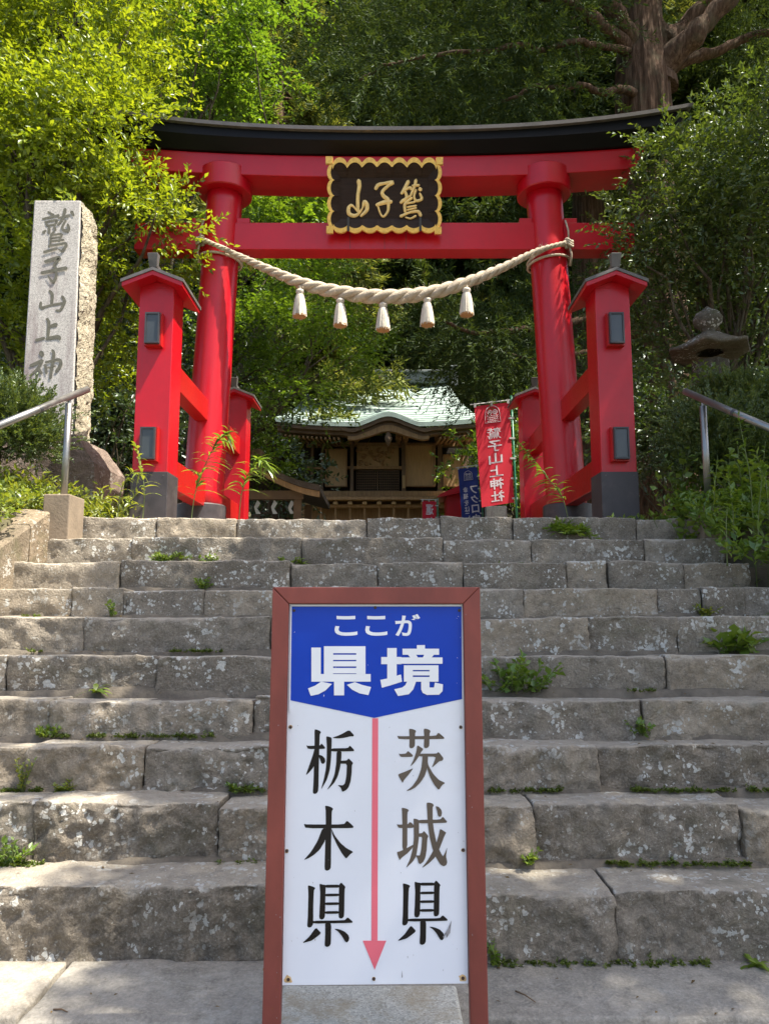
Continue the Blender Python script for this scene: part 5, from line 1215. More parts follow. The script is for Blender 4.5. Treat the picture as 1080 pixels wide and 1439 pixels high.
def gl(pts_px, r0, r1, Y0=GY):
    P_ = [p + Vector((N(p, 1.1), N(p + Vector((9, 0, 0)), 1.1), N(p + Vector((0, 9, 0)), 1.1))) * 0.14 for p in catmull([at(x, y, Y0 + dy) for x, y, dy in pts_px], 8)]; mb = MB(); m = len(P_); mb.tube(P_, [(r0 + (r1 - r0) * (i / (m - 1)) ** 0.8) * (1 + 0.35 * math.exp(-i * 0.5)) * (1 + 0.2 * N(P_[i], 2.5)) for i in range(m)], 12); mb.build('limb', M['cedarbark'], g, smooth=True); return P_
LB = [gl([(915, 120, 0), (890, 60, -0.2), (855, 15, -0.5), (820, -60, -0.8)], 0.24, 0.15), gl([(925, 120, 0), (960, 70, -0.3), (1000, 25, -0.5), (1060, -40, -0.8)], 0.27, 0.16), gl([(915, 90, 0.2), (915, 30, 0.3), (905, -60, 0.4)], 0.34, 0.22),
      gl([(905, 140, 0), (870, 132, -0.5), (820, 122, -0.9), (770, 122, -1.2), (700, 135, -1.5)], 0.10, 0.03), gl([(900, 75, 0), (845, 40, -0.6), (790, 5, -1.1), (720, -20, -1.6)], 0.17, 0.06), gl([(930, 100, 0.2), (985, 80, 0.3), (1040, 60, 0.3), (1120, 55, 0.3)], 0.15, 0.06),
      gl([(930, 60, 0.2), (1000, -5, 0.5), (1050, -30, 0.5)], 0.16, 0.1), gl([(900, 400, 0.2), (800, 455, -0.4), (730, 468, -0.8), (660, 465, -1.2), (600, 440, -1.5)], 0.09, 0.02), gl([(900, 470, 0.2), (800, 500, -0.2), (740, 502, -0.4), (690, 492, -0.6)], 0.07, 0.02), gl([(905, 65, 0), (840, 62, -0.8), (740, 66, -1.4), (620, 78, -1.9), (500, 110, -2.2)], 0.08, 0.02)]
rs = np.random.RandomState(77); P = []; D = []; L_ = []
for q, path in enumerate(LB):
    m = len(path); rep = {0: 0, 1: 0, 2: 0, 5: 90, 6: 60}.get(q, 150)
    for k in range(rep):
        s_ = rs.uniform(0.5, 1.0); i = min(int(s_ * (m - 1)), m - 2); p = np.array(path[i]); ax_ = np.array(path[i + 1] - path[i]); ax_ = ax_ / (np.linalg.norm(ax_) + 1e-9)
        dn = unit(ax_ * rs.uniform(0.0, 0.9) + rs.normal(0, 0.8, 3) * np.array([1, 1, 0.6]) + np.array([0, 0, -0.25]))
        ln = rs.uniform(0.4, 1.3); P.append(p + dn * rs.uniform(0, 0.9)); D.append(dn); L_.append(ln)
P = np.array(P); D = np.array(D); L_ = np.array(L_)
# drooping outer sprays filling the crown volume
ex = []
for (px, py, Y, r, c_) in ((690, 60, 13.0, 1.5, 190), (790, 70, 15.5, 1.1, 90), (600, 60, 13.0, 1.4, 190), (520, 95, 13.5, 0.9, 110), (560, 20, 14, 1.5, 140), (740, 20, 15, 1.4, 120), (1030, 130, 15, 0.9, 70), (1070, 60, 15, 0.9, 50), (690, 120, 15, 1.3, 150), (840, 400, 16, 0.9, 110), (730, 470, 14.5, 1.0, 150), (690, 515, 15, 0.6, 70), (900, -190, 12.5, 2.2, 420), (1080, -170, 12.5, 2.4, 420), (1000, -330, 12.5, 2.6, 420), (770, -160, 12.5, 2.0, 260), (1010, 30, 15.5, 1.0, 90), (850, 60, 16, 0.9, 80), (960, 190, 15.5, 0.9, 120), (600, -60, 14, 1.8, 200), (480, 30, 15, 1.2, 150), (420, 60, 17, 1.2, 120), (830, 540, 16, 1.0, 130), (700, 415, 15.5, 1.0, 120), (620, 460, 15, 0.6, 60)):
    c0 = np.array(at(px, py, Y)); pp = c0 + rs.normal(0, 0.42, (c_, 3)) * r * np.array([1.2, 1, 0.6]); dd = unit((pp - c0) + rs.normal(0, 0.5, pp.shape) + np.array([0, 0, -0.3])); ex.append((pp, dd, rs.uniform(0.4, 1.1, c_)))
P = np.vstack([P] + [e[0] for e in ex]); D = np.vstack([D] + [e[1] for e in ex]); L_ = np.r_[L_, np.concatenate([e[2] for e in ex])]
link('crown', np_mesh('crown', *twig_leaves(rs, P, D, L_, 34, 0.125, 0.022, up=0.3, ang=0.7, droop=0.3, jit=0.5), M['leaf_cedar']), g)
# second big trunk
o = trunk_mesh(20, 0.62, 9).mesh('trunk', M['cedarbark'], True); bx = at(828, 350, 17).x
t = thing('cedar_tree', 'thick bare cedar trunk close behind the right gate pillar', 'tree', (bx, 17, terrain(bx, 17)), 'tall cedars behind the shrine'); q = bpy.data.objects.new('trunk', o); COL.objects.link(q); q.parent = t
q = bpy.data.objects.new('crown', CV[2][0]); COL.objects.link(q); q.parent = t; q.location = (0, 0, 3); q.scale = (0.9, 0.9, 0.9)

# ---- understory shrubs
def shrub(label, px, py, Y, rx, rz, seed, mt='leaf_dark', ll=0.11, clumps=50, name='shrub', group='understory shrubs', n=8, per=9, lw=None, up=0.6, csize=0.32, twig=0.3):
    c = at(px, py, Y); gz_ = terrain(c.x, Y); t = thing(name, label, 'shrub', (c.x, Y, gz_), group)
    zc = max(gz_ + rz * 0.7, c.z); ells = [((c.x, Y, zc), (rx, rx * 0.75, rz)), ((c.x - rx * 0.4, Y - 0.1, zc - rz * 0.4), (rx * 0.7, rx * 0.6, rz * 0.7)), ((c.x + rx * 0.4, Y, zc - rz * 0.3), (rx * 0.7, rx * 0.6, rz * 0.7))]
    (VF, C) = broad_crown(seed, ells, clumps, per, n, twig, ll, lw or ll * 0.42, up=up, shell=0.4, csize=csize, keep=lambda P: P[:, 2] > gz_ + 0.03)
    link('foliage', np_mesh('foliage', *VF, M[mt]), t); tree_skeleton(t, C, (c.x, Y, gz_ - 0.1), (c.x, Y, gz_ + max(0.2, (zc - gz_) * 0.5)), 0.04 * max(1, rz), np.random.RandomState(seed), M['bark'], 14)
for k, (lab, px, py, Y, rx, rz, mt) in enumerate((
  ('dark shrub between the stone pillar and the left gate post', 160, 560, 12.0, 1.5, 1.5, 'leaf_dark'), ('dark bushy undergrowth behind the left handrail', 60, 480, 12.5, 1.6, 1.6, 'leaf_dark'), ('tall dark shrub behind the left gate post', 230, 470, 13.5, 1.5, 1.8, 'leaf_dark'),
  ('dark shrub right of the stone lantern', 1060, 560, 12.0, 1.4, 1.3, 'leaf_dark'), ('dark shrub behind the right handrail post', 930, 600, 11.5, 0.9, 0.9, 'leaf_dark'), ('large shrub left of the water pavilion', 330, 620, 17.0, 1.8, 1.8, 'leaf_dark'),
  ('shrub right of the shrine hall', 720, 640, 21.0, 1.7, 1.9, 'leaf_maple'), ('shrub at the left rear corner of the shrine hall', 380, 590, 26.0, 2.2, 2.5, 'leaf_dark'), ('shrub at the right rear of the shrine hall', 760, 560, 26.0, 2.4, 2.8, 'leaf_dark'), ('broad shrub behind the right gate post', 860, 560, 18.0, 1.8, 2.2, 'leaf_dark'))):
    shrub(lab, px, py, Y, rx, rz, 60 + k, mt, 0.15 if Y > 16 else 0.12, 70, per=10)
for k, (lab, px, Y, var, sc) in enumerate((('dark cedar crown filling the gap above the plaque', 470, 36, 0, 1.2), ('dark cedar crown above the right half of the lintel', 690, 38, 2, 1.2), ('broad cedar behind the left maple', 250, 30, 0, 1.1), ('cedar between the giant trunk and the right edge', 1040, 36, 0, 1.2), ('cedar just right of the plaque line in the far wood', 580, 34, 0, 1.1), ('pale young cedar lit by the sun left of the plaque', 400, 31, 1, 1.0), ('pale cedar catching the sun between plaque and right pillar', 655, 36, 1, 1.1))):
    conifer(lab, at(px, 600, Y).x, Y, var, sc * 1.3, 2.1 + k)
# far wood closing the view
rs = np.random.RandomState(5); Pf = []
for k in range(4200):
    x = rs.uniform(-60, 60); y = rs.uniform(60, 80); z = terrain(x, y) + rs.uniform(0, 1) ** 0.8 * rs.uniform(14, 46); Pf.append((x, y, z))
Pf = np.array(Pf); Df = unit(rs.normal(size=Pf.shape) + np.array([0, -0.4, -0.3]))
setp(link('far_wood', np_mesh('far_wood', *twig_leaves(rs, Pf, Df, rs.uniform(1.5, 3.5, len(Pf)), 14, 1.1, 0.42, up=0.4, ang=0.8, droop=0.3, jit=0.5), M['leaf_cedar_sunlit'])), 'distant wooded slope behind the shrine', 'wood', kind='stuff')

# ---- trees that stand outside the picture on the right and shade the steps
def open_gap(P):
    # gaps in the canopy: the sun reaches the lower left steps and the left kerb through them
    k = 1.0 / SUN.z; gx = P[:, 0] - SUN.x * k * P[:, 2]; gy = P[:, 1] - SUN.y * k * P[:, 2]
    wob = 0.35 * np.sin(P[:, 0] * 3.1 + P[:, 1] * 2.3) + 0.25 * np.sin(P[:, 1] * 5.3)
    return ~((gx + 0.45 * wob < -0.72) & (gy < 3.4 + 0.5 * wob)) & ~(gx + 0.6 * wob < -2.3) & ~((np.abs(gx - 1.15 + wob) < 0.22) & (gy < 3.55))
def shade_tree(label, base, ells, seed, clumps, per):
    t = thing('overhanging_tree', label, 'tree', base, 'trees shading the steps')
    (VF, C) = broad_crown(seed, ells, clumps, per, 9, 0.5, 0.16, 0.075, up=0.8, shell=0.15, csize=0.34, keep=open_gap)
    link('crown', np_mesh('crown', *VF, M['leaf_right']), t); tree_skeleton(t, C, (base[0], base[1], base[2] - 0.2), (base[0] - 0.6, base[1], 6.5), 0.22, np.random.RandomState(seed), M['bark'], 24)
shade_tree('broad tree overhanging the steps from the right', (6.8, 2.2, terrain(6.8, 2.2)), [((4.3, 2.2, 8.6), (1.5, 1.6, 0.9)), ((4.6, 3.9, 9.0), (2.2, 1.4, 0.9)), ((5.6, 1.0, 9.4), (2.0, 1.8, 1.0)), ((2.6, 3.5, 8.2), (1.2, 1.0, 0.6)), ((6.8, 3.2, 9.5), (1.6, 1.8, 1.0))], 91, 270, 13)
shade_tree('tree overhanging the right gate post from beyond the picture', (8.6, 6.2, terrain(8.6, 6.2)), [((6.0, 5.8, 9.4), (1.9, 1.5, 1.0)), ((7.6, 6.6, 10.0), (2.0, 1.8, 1.2))], 92, 130, 12)

# ------------------------------------------------------------------ small plants
def leaf_blades(rs, base, dirs, L, w, bend, seg=4):
    """curved tapering blades: base (m,3), dirs (m,3) unit, lengths L (m,), width w (m,)"""
    m = len(base); V = []; side = unit(np.cross(dirs, np.array([0, 0, 1.0])) + rs.normal(0, 0.15, dirs.shape))
    for i in range(seg + 1):
        t = i / seg; c = base + dirs * (L * t)[:, None]; c[:, 2] -= bend * L * t * t
        wd = (w * (0.35 + 1.3 * t if t < 0.4 else 0.87 * (1 - t) / 0.6 + 0.0))[:, None]
        V += [c - side * wd * 0.5, c + side * wd * 0.5]
    V = np.stack(V, 1).reshape(-1, 3); k = np.arange(m)[:, None] * (2 * (seg + 1)); F_ = []
    for i in range(seg):
        a = 2 * i; F_ += [k + np.array([[a, a + 1, a + 3]]), k + np.array([[a, a + 3, a + 2]])]
    return V, np.stack(F_, 1).reshape(-1, 3)
def tread_pt(px, step):
    """root point at the foot of riser step+1 (0 = paving)"""
    Y = DST[step] - 0.035; z = STEPZ[step - 1] if step else 0.0
    r = ray(px, 900); x = (px - 540) / F * (Y * CP + (z - EYE) * SP)
    return np.array([x, Y, z + 0.002])
PLN = 0
def put_plant(name, label, mesh_vf, base, mt, cat='plant', group=None, stem=None):
    if stem is None:
        o = link(name, np_mesh(name, *mesh_vf, M[mt])); return setp(o, label, cat, group)
    t = thing(name, label, cat, tuple(base), group); link('leaves', np_mesh('leaves', *mesh_vf, M[mt]), t); stem.build('stems', M['stem'], t, smooth=True); return t
def fern(label, base, L, n, seed, mt='leaf_weed', name='fern', pin=0.22):
    rs = np.random.RandomState(seed); az = rs.uniform(0, 2 * math.pi, n); D = unit(np.c_[np.cos(az) * 0.9, np.sin(az) * 0.6 - 0.35, rs.uniform(0.35, 1.1, n)])
    Ls = L * rs.uniform(0.6, 1.1, n); P = np.tile(base, (n, 1)) + rs.normal(0, 0.012, (n, 3)) * np.array([2, 1, 0.2])
    st = MB()
    for i in range(n): st.tube([Vector(P[i] + D[i] * Ls[i] * t - np.array([0, 0, 0.55 * Ls[i] * t * t])) for t in np.linspace(0, 1, 6)], [0.0022 * (1 - 0.7 * t) for t in np.linspace(0, 1, 6)], 4)
    return put_plant(name, label, twig_leaves(rs, P, D, Ls, 26, L * pin, L * pin * 0.30, up=0.95, ang=1.15, droop=0.55, jit=0.12), base, mt, 'fern', 'plants growing on the steps', st)
def weed(label, base, H, spread, n, ll, lw, seed, mt='leaf_weed', name='weed', cat='plant', group='plants growing on the steps', nl=9, up=0.75):
    rs = np.random.RandomState(seed); P = np.tile(base, (n, 1)) + np.c_[rs.normal(0, spread * 0.22, n), rs.normal(0, spread * 0.10, n), np.zeros(n)]
    D = unit(np.c_[rs.normal(0, spread / H * 0.55, n), rs.normal(-0.12, spread / H * 0.30, n), np.ones(n) * 0.8]); Ls = H * rs.uniform(0.45, 1.1, n); st = MB()
    for i in range(n): st.tube([Vector(P[i] + D[i] * Ls[i] * t - np.array([0, 0, 0.12 * Ls[i] * t * t])) for t in np.linspace(0, 1, 5)], 0.0024, 4)
    return put_plant(name, label, twig_leaves(rs, P, D, Ls, nl, ll, lw, up=up, ang=1.05, droop=0.12, jit=0.25), base, mt, cat, group, st)
def rosette(label, base, L, w, n, seed, mt='leaf_weed', name='rosette_plant'):
    rs = np.random.RandomState(seed); az = rs.uniform(0, 2 * math.pi, n); D = unit(np.c_[np.cos(az), np.sin(az) * 0.8 - 0.2, rs.uniform(0.3, 1.0, n)])
    vf = leaf_blades(rs, np.tile(base, (n, 1)) + rs.normal(0, 0.006, (n, 3)), D, L * rs.uniform(0.7, 1.15, n), w * rs.uniform(0.8, 1.2, n), 0.55, 5)
    return put_plant(name, label, vf, base, mt, 'plant', 'plants growing on the steps')
T = tread_pt
b = T(797, 9); b[2] = STEPZ[8] + 0.01
fern('large bright fern spilling over the top step at the right', np.array([at(797, 752, DST[9] - 0.04).x, DST[9] - 0.05, STEPZ[8] + 0.06]), 0.27, 24, 1, name='fern', pin=0.24)
fern('pale green fern on the second step from the top at the left', np.array([at(243, 792, DST[8]).x, DST[8] - 0.04, STEPZ[7] + 0.02]), 0.20, 14, 2)
weed('low weed right of the pale fern on the upper steps', np.array([at(300, 792, DST[8]).x, DST[8] - 0.03, STEPZ[7]]), 0.09, 0.08, 7, 0.035, 0.022, 3)
weed('tiny weed in the joint below the pale fern', np.array([at(288, 825, DST[7]).x, DST[7] - 0.03, STEPZ[6]]), 0.10, 0.07, 7, 0.035, 0.024, 4)
weed('small weed above the left corner of the signboard', np.array([at(405, 792, DST[8]).x, DST[8] - 0.03, STEPZ[7]]), 0.08, 0.10, 7, 0.035, 0.02, 5)
rosette('upright leafy sprig above the top left corner of the signboard', np.array([at(425, 797, DST[8]).x, DST[8] - 0.03, STEPZ[7]]), 0.10, 0.022, 7, 6)
weed('thin weed on the third step at the left', np.array([at(160, 866, DST[6]).x, DST[6] - 0.035, STEPZ[5]]), 0.12, 0.06, 5, 0.03, 0.022, 7)
weed('bushy green weed right beside the signboard frame', np.array([at(722, 985, DST[4]).x, DST[4] - 0.05, STEPZ[3]]), 0.24, 0.26, 26, 0.052, 0.034, 8, nl=10)
weed('broad-leaved plant growing on the middle step at the right edge', np.array([at(1028, 918, DST[5]).x, DST[5] - 0.05, STEPZ[4]]), 0.20, 0.26, 18, 0.085, 0.066, 9, nl=5)
weed('small yellowish sprig above the broad-leaved plant', np.array([at(990, 868, DST[6]).x, DST[6] - 0.035, STEPZ[5]]), 0.11, 0.08, 8, 0.035, 0.022, 10, 'leaf_sun')
weed('tuft of small leaves in a joint right of the signboard', np.array([at(902, 1050, DST[3]).x, DST[3] - 0.03, STEPZ[2] + 0.01]), 0.09, 0.08, 12, 0.028, 0.020, 11)
rosette('dandelion rosette on the middle step at the left', np.array([at(138, 980, DST[4]).x, DST[4] - 0.05, STEPZ[3]]), 0.13, 0.034, 11, 12)
weed('small weed at the foot of the step right of the signboard', np.array([at(740, 1228, DST[1]).x, DST[1] - 0.03, STEPZ[0]]), 0.075, 0.06, 9, 0.028, 0.019, 13)
rosette('dandelion rosette on the pavement at the lower right edge', np.array([at(1062, 1352, DST[0] - 0.03).x, DST[0] - 0.04, 0.004]), 0.105, 0.024, 13, 14)
weed('leafy weed at the foot of the step at the left edge', np.array([at(25, 1222, DST[1]).x, DST[1] - 0.03, STEPZ[0]]), 0.13, 0.12, 13, 0.030, 0.020, 15)
weed('weed climbing the joint above the left end of the lower step', np.array([at(38, 1115, DST[2]).x, DST[2] - 0.035, STEPZ[1]]), 0.19, 0.04, 7, 0.024, 0.016, 16, 'leaf_sun')
weed('weed at the left edge below the rosette step', np.array([at(68, 1047, DST[3]).x, DST[3] - 0.03, STEPZ[2]]), 0.07, 0.09, 9, 0.03, 0.02, 17)
weed('little leaf sprig touching the right sign post near the ground', np.array([at(688, 1340, DST[0]).x, DST[0] - 0.04, 0.003]), 0.08, 0.04, 4, 0.03, 0.022, 18)
weed('tuft of weeds left of the signboard on the second step', np.array([at(340, 1137, DST[2]).x, DST[2] - 0.03, STEPZ[1]]), 0.06, 0.11, 12, 0.024, 0.015, 19)
weed('small clover patch by the left corner of the third step', np.array([at(95, 1125, DST[2]).x, DST[2] - 0.03, STEPZ[1]]), 0.06, 0.10, 10, 0.026, 0.018, 20, 'leaf_sun')
# moss and seedlings in the joints
rs = np.random.RandomState(31); Pm = []
for (x0, x1, st, dens) in ((240, 312, 5, 90), (125, 305, 3, 200), (684, 792, 2, 140), (885, 1032, 2, 150), (1050, 1085, 2, 60), (850, 1052, 1, 190), (620, 665, 1, 40), (325, 372, 2, 70), (0, 60, 2, 60), (690, 1000, 0, 130), (0, 60, 1, 80), (310, 372, 1, 40), (150, 320, 8, 40), (700, 740, 8, 30), (60, 100, 3, 40), (40, 60, 5, 20), (880, 920, 4, 26), (30, 60, 6, 20)):
    Y = DST[st] - 0.02; z = STEPZ[st - 1] if st else 0.0
    for k in range(dens):
        px = x0 + (x1 - x0) * rs.rand(); cl_ = 0.5 + 0.5 * math.sin(px * 0.23 + st * 2.1) * math.sin(px * 0.071 + st)
        if cl_ < 0.42 and rs.rand() < 0.75: continue
        x = (px - 540) / F * (Y * CP + (z - EYE) * SP)
        Pm.append((x, Y - abs(rs.normal(0, 0.016)), z + 0.001, 0.008 + 0.045 * (cl_ - 0.3) * rs.rand() ** 1.5))
Pm = np.array(Pm); Dm = unit(np.c_[rs.normal(0, 0.5, len(Pm)), rs.normal(-0.2, 0.4, len(Pm)), np.ones(len(Pm))])
setp(link('joint_moss', np_mesh('joint_moss', *twig_leaves(rs, Pm[:, :3], Dm, Pm[:, 3], 8, 0.014, 0.009, up=0.8, ang=1.1, droop=0.1, jit=0.4), M['moss'])), 'moss and tiny seedlings along the foot of the stone risers', 'moss', kind='stuff')
# fallen leaves and twigs on the treads
rs = np.random.RandomState(33); Pm = []
for k in range(150):
    st = rs.randint(0, 7); Y = DST[st] - rs.uniform(0.02, 0.26 if st else 0.4); z = (STEPZ[st - 1] if st else 0.0) + 0.008; Pm.append((rs.uniform(-1, 1) * 0.52 * Y, Y, z))
Pm = np.array(Pm); Dm = unit(rs.normal(size=Pm.shape) * np.array([1, 1, 0.05]))
M['litter'] = leaf_mat('dry_leaf', (0.10, 0.062, 0.028), (0.24, 0.16, 0.07), 0.15, 0.02, (1.2, 1.0, 0.7))
setp(link('leaf_litter', np_mesh('leaf_litter', *twig_leaves(rs, Pm, Dm, np.full(len(Pm), 0.01), 1, 0.022, 0.010, up=1.0, ang=0.3, droop=0, jit=0.1), M['litter'])), 'dry leaf scraps scattered on the treads', 'leaf litter', kind='stuff')
for (x0, y0, x1, y1) in ((724, 1394, 752, 1410), (75, 1420, 95, 1424)):
    a = at(x0, y0, 2.85); k = (0.006 - EYE) / (a.z - EYE); p0 = Vector((a.x * k, 2.85 * k, 0.008)); a = at(x1, y1, 2.85); k = (0.006 - EYE) / (a.z - EYE); p1 = Vector((a.x * k, 2.85 * k, 0.009))
    setp(MB().tube([p0, p0.lerp(p1, 0.5) + Vector((0, 0.006, 0.002)), p1], [0.003, 0.0025, 0.0015], 6).build('fallen_twig', M['wooddark'], smooth=True), 'short fallen twig lying on the paving ' + ('right' if x0 > 500 else 'left') + ' of the sign', 'twig')

# ---- planted banks
def bank_cover(name, label, mt, xr_, yr_, n, seed, ll, lw, Lr, nl=8, up=0.7, zf=None):
    rs = np.random.RandomState(seed); x = rs.uniform(*xr_, n); y = rs.uniform(*yr_, n); ok = np.array([N((a * 1.7, c * 1.7, seed), 1.0, 2) > -0.25 for a, c in zip(x, y)]); x, y = x[ok], y[ok]
    z = np.array([(zf or terrain)(a, c) for a, c in zip(x, y)]); P = np.c_[x, y, z]; D = unit(np.c_[rs.normal(0, 0.45, len(x)), rs.normal(-0.1, 0.4, len(x)), np.ones(len(x))])
    setp(link(name, np_mesh(name, *twig_leaves(rs, P, D, rs.uniform(*Lr, len(x)), nl, ll, lw, up=up, ang=1.0, droop=0.25, jit=0.3), M[mt])), label, 'ground cover', kind='stuff')
bank_cover('bank_weeds', 'yellow-green weeds covering the sunny bank left of the stairs', 'leaf_sun', (-4.4, -2.72), (4.3, 6.9), 1300, 51, 0.055, 0.030, (0.12, 0.42), zf=lambda x, y: terrain(min(x, -2.9), y))
bank_cover('bank_weeds', 'mixed green weeds covering the bank right of the stairs', 'leaf_weed', (2.80, 4.6), (4.2, 8.0), 1300, 52, 0.075, 0.040, (0.12, 0.40))
bank_cover('terrace_weeds', 'low weeds around the foot of the left gate post', 'leaf_sun', (-3.7, -2.34), (6.15, 7.05), 900, 53, 0.075, 0.024, (0.15, 0.55))
bank_cover('bank_weeds', 'trailing weeds hanging over the right ends of the upper steps', 'leaf_weed', (2.40, 2.95), (5.0, 6.2), 260, 57, 0.075, 0.034, (0.10, 0.30), zf=lambda x, y: min(stair_z(y) + 0.12, TERR))
bank_cover('terrace_weeds', 'low weeds between the right gate post and the bank', 'leaf_weed', (2.05, 3.1), (6.0, 6.9), 380, 54, 0.05, 0.022, (0.06, 0.20))
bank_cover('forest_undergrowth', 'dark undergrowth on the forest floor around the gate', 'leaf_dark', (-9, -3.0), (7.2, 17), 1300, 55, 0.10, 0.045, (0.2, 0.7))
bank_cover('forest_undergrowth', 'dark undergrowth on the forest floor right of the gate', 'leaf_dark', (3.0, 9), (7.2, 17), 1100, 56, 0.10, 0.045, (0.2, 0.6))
def arching(label, root, pts_px, Y, seed, mt='leaf_weed', n=52, ll=0.20, lw=0.032, name='arching_weed', r=0.005, group='tall weeds around the gate', ang=0.9):
    """tall stem through picture points at distance Y, with narrow drooping leaves"""
    P_ = catmull([Vector(root)] + [at(x, y, Y + d) for x, y, d in pts_px], 8); rs = np.random.RandomState(seed); m = len(P_)
    st = MB().tube(P_, [r * (1 - 0.75 * i / (m - 1)) for i in range(m)], 6); B = []; D = []
    for k in range(n):
        i = int((0.25 + 0.75 * k / n) * (m - 2)); ax_ = np.array((P_[i + 1] - P_[i]).normalized()); s_ = rs.normal(size=3); s_ = s_ - ax_ * s_.dot(ax_); s_ /= np.linalg.norm(s_); s_[0] = s_[0] + (0.9 if k % 2 else -0.9)
        B.append(np.array(P_[i])); D.append(unit(ax_ * math.cos(ang) + s_ * math.sin(ang)))
    B = np.array(B); D = np.array(D); fall = np.linspace(1, 0.5, n)
    vf = leaf_blades(rs, B, D, ll * 1.25 * fall * rs.uniform(0.8, 1.2, n), np.full(n, lw * 1.1), 0.5, 5)
    t = thing(name, label, 'plant', tuple(root), group); link('leaves', np_mesh('leaves', *vf, M[mt]), t); st.build('stem', M['stem'], t, smooth=True)
gz_ = lambda x, y: (x, y, terrain(x, y) if y < 6.3 or abs(x) > 3 else TERR - 0.02)
arching('tall bamboo-like stem arching before the left gate pillar', gz_(at(268, 725, 6.6).x, 6.6), [(275, 690, 0), (292, 645, 0), (308, 618, 0), (326, 605, 0)], 6.6, 61, n=64)
arching('drooping leafy stem right of the left gate pillar', gz_(at(335, 725, 6.9).x, 6.9), [(340, 690, 0), (352, 660, 0), (366, 645, 0), (378, 660, 0)], 6.9, 62, n=64)
arching('narrow-leaved stem before the left gate post', gz_(at(200, 725, 6.4).x, 6.4), [(203, 690, 0), (196, 650, 0), (190, 622, 0)], 6.4, 63, 'leaf_sun', n=26, ll=0.15)
arching('sunlit arching frond left of the left gate post', gz_(at(165, 728, 6.3).x, 6.3), [(170, 690, 0), (185, 665, 0), (205, 668, 0)], 6.3, 64, 'leaf_sun', n=30, ll=0.14, lw=0.02)
arching('leaning leafy stem crossing the right gate pillar', gz_(at(800, 725, 6.7).x, 6.7), [(790, 700, 0), (768, 670, 0), (745, 640, 0), (727, 622, 0)], 6.7, 65, n=60, ll=0.17)
arching('tallest lily stem before the right handrail', gz_(at(1058, 750, 5.4).x, 5.4), [(1055, 690, 0), (1048, 640, 0), (1040, 600, 0), (1036, 575, 0)], 5.4, 66, n=40, ll=0.13, lw=0.016)
arching('second lily stem at the right picture edge', gz_(at(1085, 760, 5.2).x, 5.2), [(1078, 700, 0), (1072, 660, 0), (1060, 640, 0)], 5.2, 67, n=30, ll=0.14, lw=0.018)
for k, (px, tx, ty, Y, lab) in enumerate(((1000, 1008, 640, 5.6, 'lily stem left of the tallest lily'), (1030, 1022, 655, 5.3, 'shorter lily stem between the two tall lilies'), (1065, 1075, 620, 5.2, 'lily stem leaning over the right picture edge'), (1020, 1030, 690, 5.1, 'young lily shoot low at the right edge'))):
    arching(lab, (at(px, 770, Y).x, Y, stair_z(Y) + 0.1), [(px, 730, 0), ((px + tx) / 2, (730 + ty) / 2, 0), (tx, ty, 0)], Y, 90 + k, n=36, ll=0.15, lw=0.020)
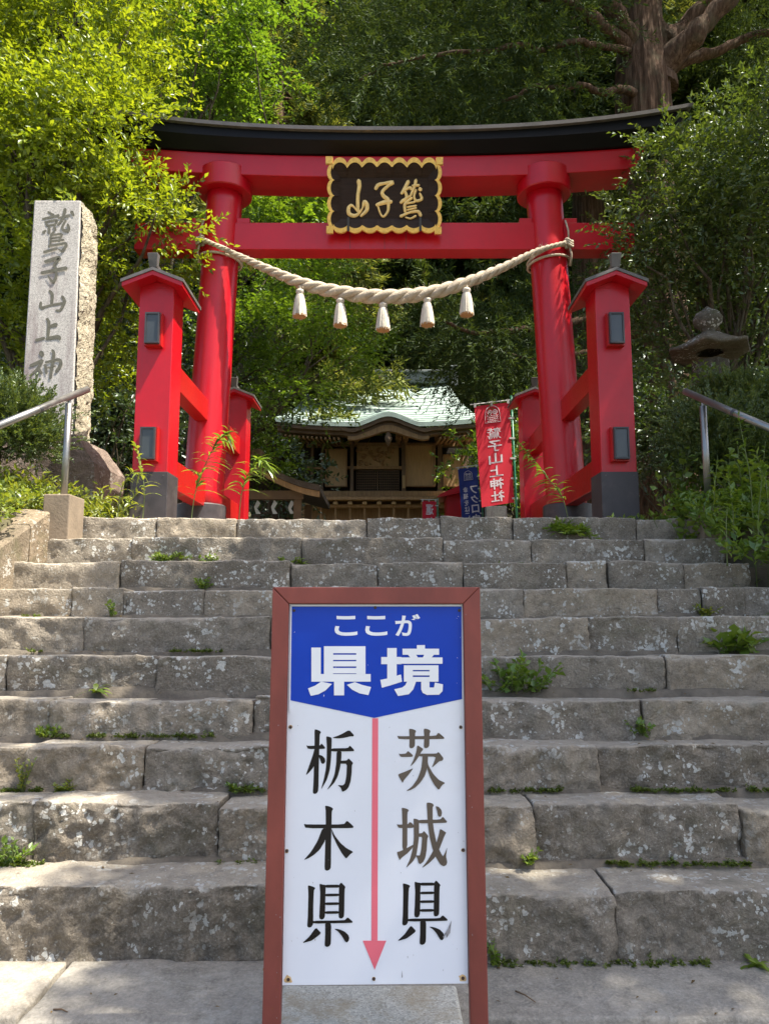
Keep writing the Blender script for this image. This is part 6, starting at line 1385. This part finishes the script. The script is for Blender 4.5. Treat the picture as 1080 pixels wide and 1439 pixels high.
for k, (px, Y, lab) in enumerate(((1010, 5.75, 'clump of long grass at the right end of the top step'), (1050, 5.35, 'clump of arching long leaves at the right edge of the stairs'), (1075, 5.1, 'broad-bladed lily clump at the right picture edge'), (20, 5.2, 'clump of long bright blades on the left bank'), (75, 5.75, 'bright blades beside the left handrail footing'), (950, 6.3, 'small grass clump before the right gate post base'), (1030, 5.55, 'arching grass clump under the right handrail'), (1062, 5.6, 'tall arching blades beside the lilies at the right'), (985, 5.9, 'grass clump at the foot of the right handrail post'), (1085, 5.35, 'bright arching blades at the right picture edge'), (150, 6.55, 'sunny grass clump between pedestal and left gate post'), (120, 6.3, 'sunny grass clump behind the left handrail footing'), (45, 5.6, 'sunny grass clump on the bank under the left rail'))):
    rs = np.random.RandomState(70 + k); x = at(px, 740, Y).x; n = 34; base = np.array([x, Y, terrain(x, Y)]) ; az = rs.uniform(0, 2 * math.pi, n); D = unit(np.c_[np.cos(az) * 0.5, np.sin(az) * 0.5, np.ones(n)])
    vf = leaf_blades(rs, np.tile(base, (n, 1)) + rs.normal(0, 0.05, (n, 3)) * np.array([1, 1, 0.1]), D, rs.uniform(0.25, 0.6, n) * (0.7 if k in (3, 4, 5, 12) else 1), np.full(n, 0.024 if k not in (2, 6, 7, 9) else 0.036), 0.6, 6)
    setp(link('grass_clump', np_mesh('grass_clump', *vf, M['leaf_sun'] if k in (3, 4, 10, 11, 12) else M['leaf_grass'])), lab, 'grass', 'long grass beside the stairs')
for k, (px, py, Y, lab) in enumerate(((975, 690, 6.0, 'large-leaved weed at the foot of the right handrail post'), (1000, 580, 6.8, 'vine leaves climbing before the stone lantern'), (1040, 640, 6.0, 'bright leafy weed under the right rail'), (960, 640, 6.6, 'leafy weed behind the right handrail post'))):
    c = at(px, py, Y); gz2 = terrain(c.x, Y); H = max(0.3, c.z - gz2 + 0.1); weed(lab, np.array([c.x, Y, gz2]), H, 0.42, 22, 0.075, 0.06, 80 + k, group='broad-leaved plants by the right handrail', nl=10)
weed('heart-shaped vine leaves clinging to the stone lantern body', np.array([lx - 0.05, LY - 0.24, at(998, 560, LY).z]), 0.36, 0.34, 16, 0.075, 0.062, 88, group='broad-leaved plants by the right handrail', nl=8)
# junipers
def juniper(label, px, py, Y, rx, rz, seed):
    c = at(px, py, Y); gz2 = terrain(c.x, Y); t = thing('juniper_bush', label, 'shrub', (c.x, Y, gz2), 'junipers beside the stairs')
    ells = [((c.x, Y, c.z), (rx, rx * 0.8, rz)), ((c.x + rx * 0.4, Y - 0.05, c.z - rz * 0.3), (rx * 0.6, rx * 0.6, rz * 0.6)), ((c.x - rx * 0.3, Y, c.z + rz * 0.4), (rx * 0.6, rx * 0.6, rz * 0.6))]
    (VF, C) = broad_crown(seed, ells, 190, 14, 22, 0.15, 0.034, 0.011, up=0.3, shell=0.5, csize=0.24, rise_=0.7, keep=lambda P: P[:, 2] > gz2, ang=0.6)
    link('foliage', np_mesh('foliage', *VF, M['leaf_juniper']), t); tree_skeleton(t, C, (c.x, Y, gz2 - 0.1), (c.x, Y, c.z), 0.04, np.random.RandomState(seed), M['bark'], 16)
juniper('feathery green juniper bush before the stone pillar at the left edge', 2, 602, 6.4, 0.46, 0.33, 71)
juniper('feathery juniper behind the right handrail', 1055, 585, 7.0, 0.50, 0.34, 72)
juniper('lower juniper mass under the right handrail', 1020, 630, 6.6, 0.5, 0.36, 73)
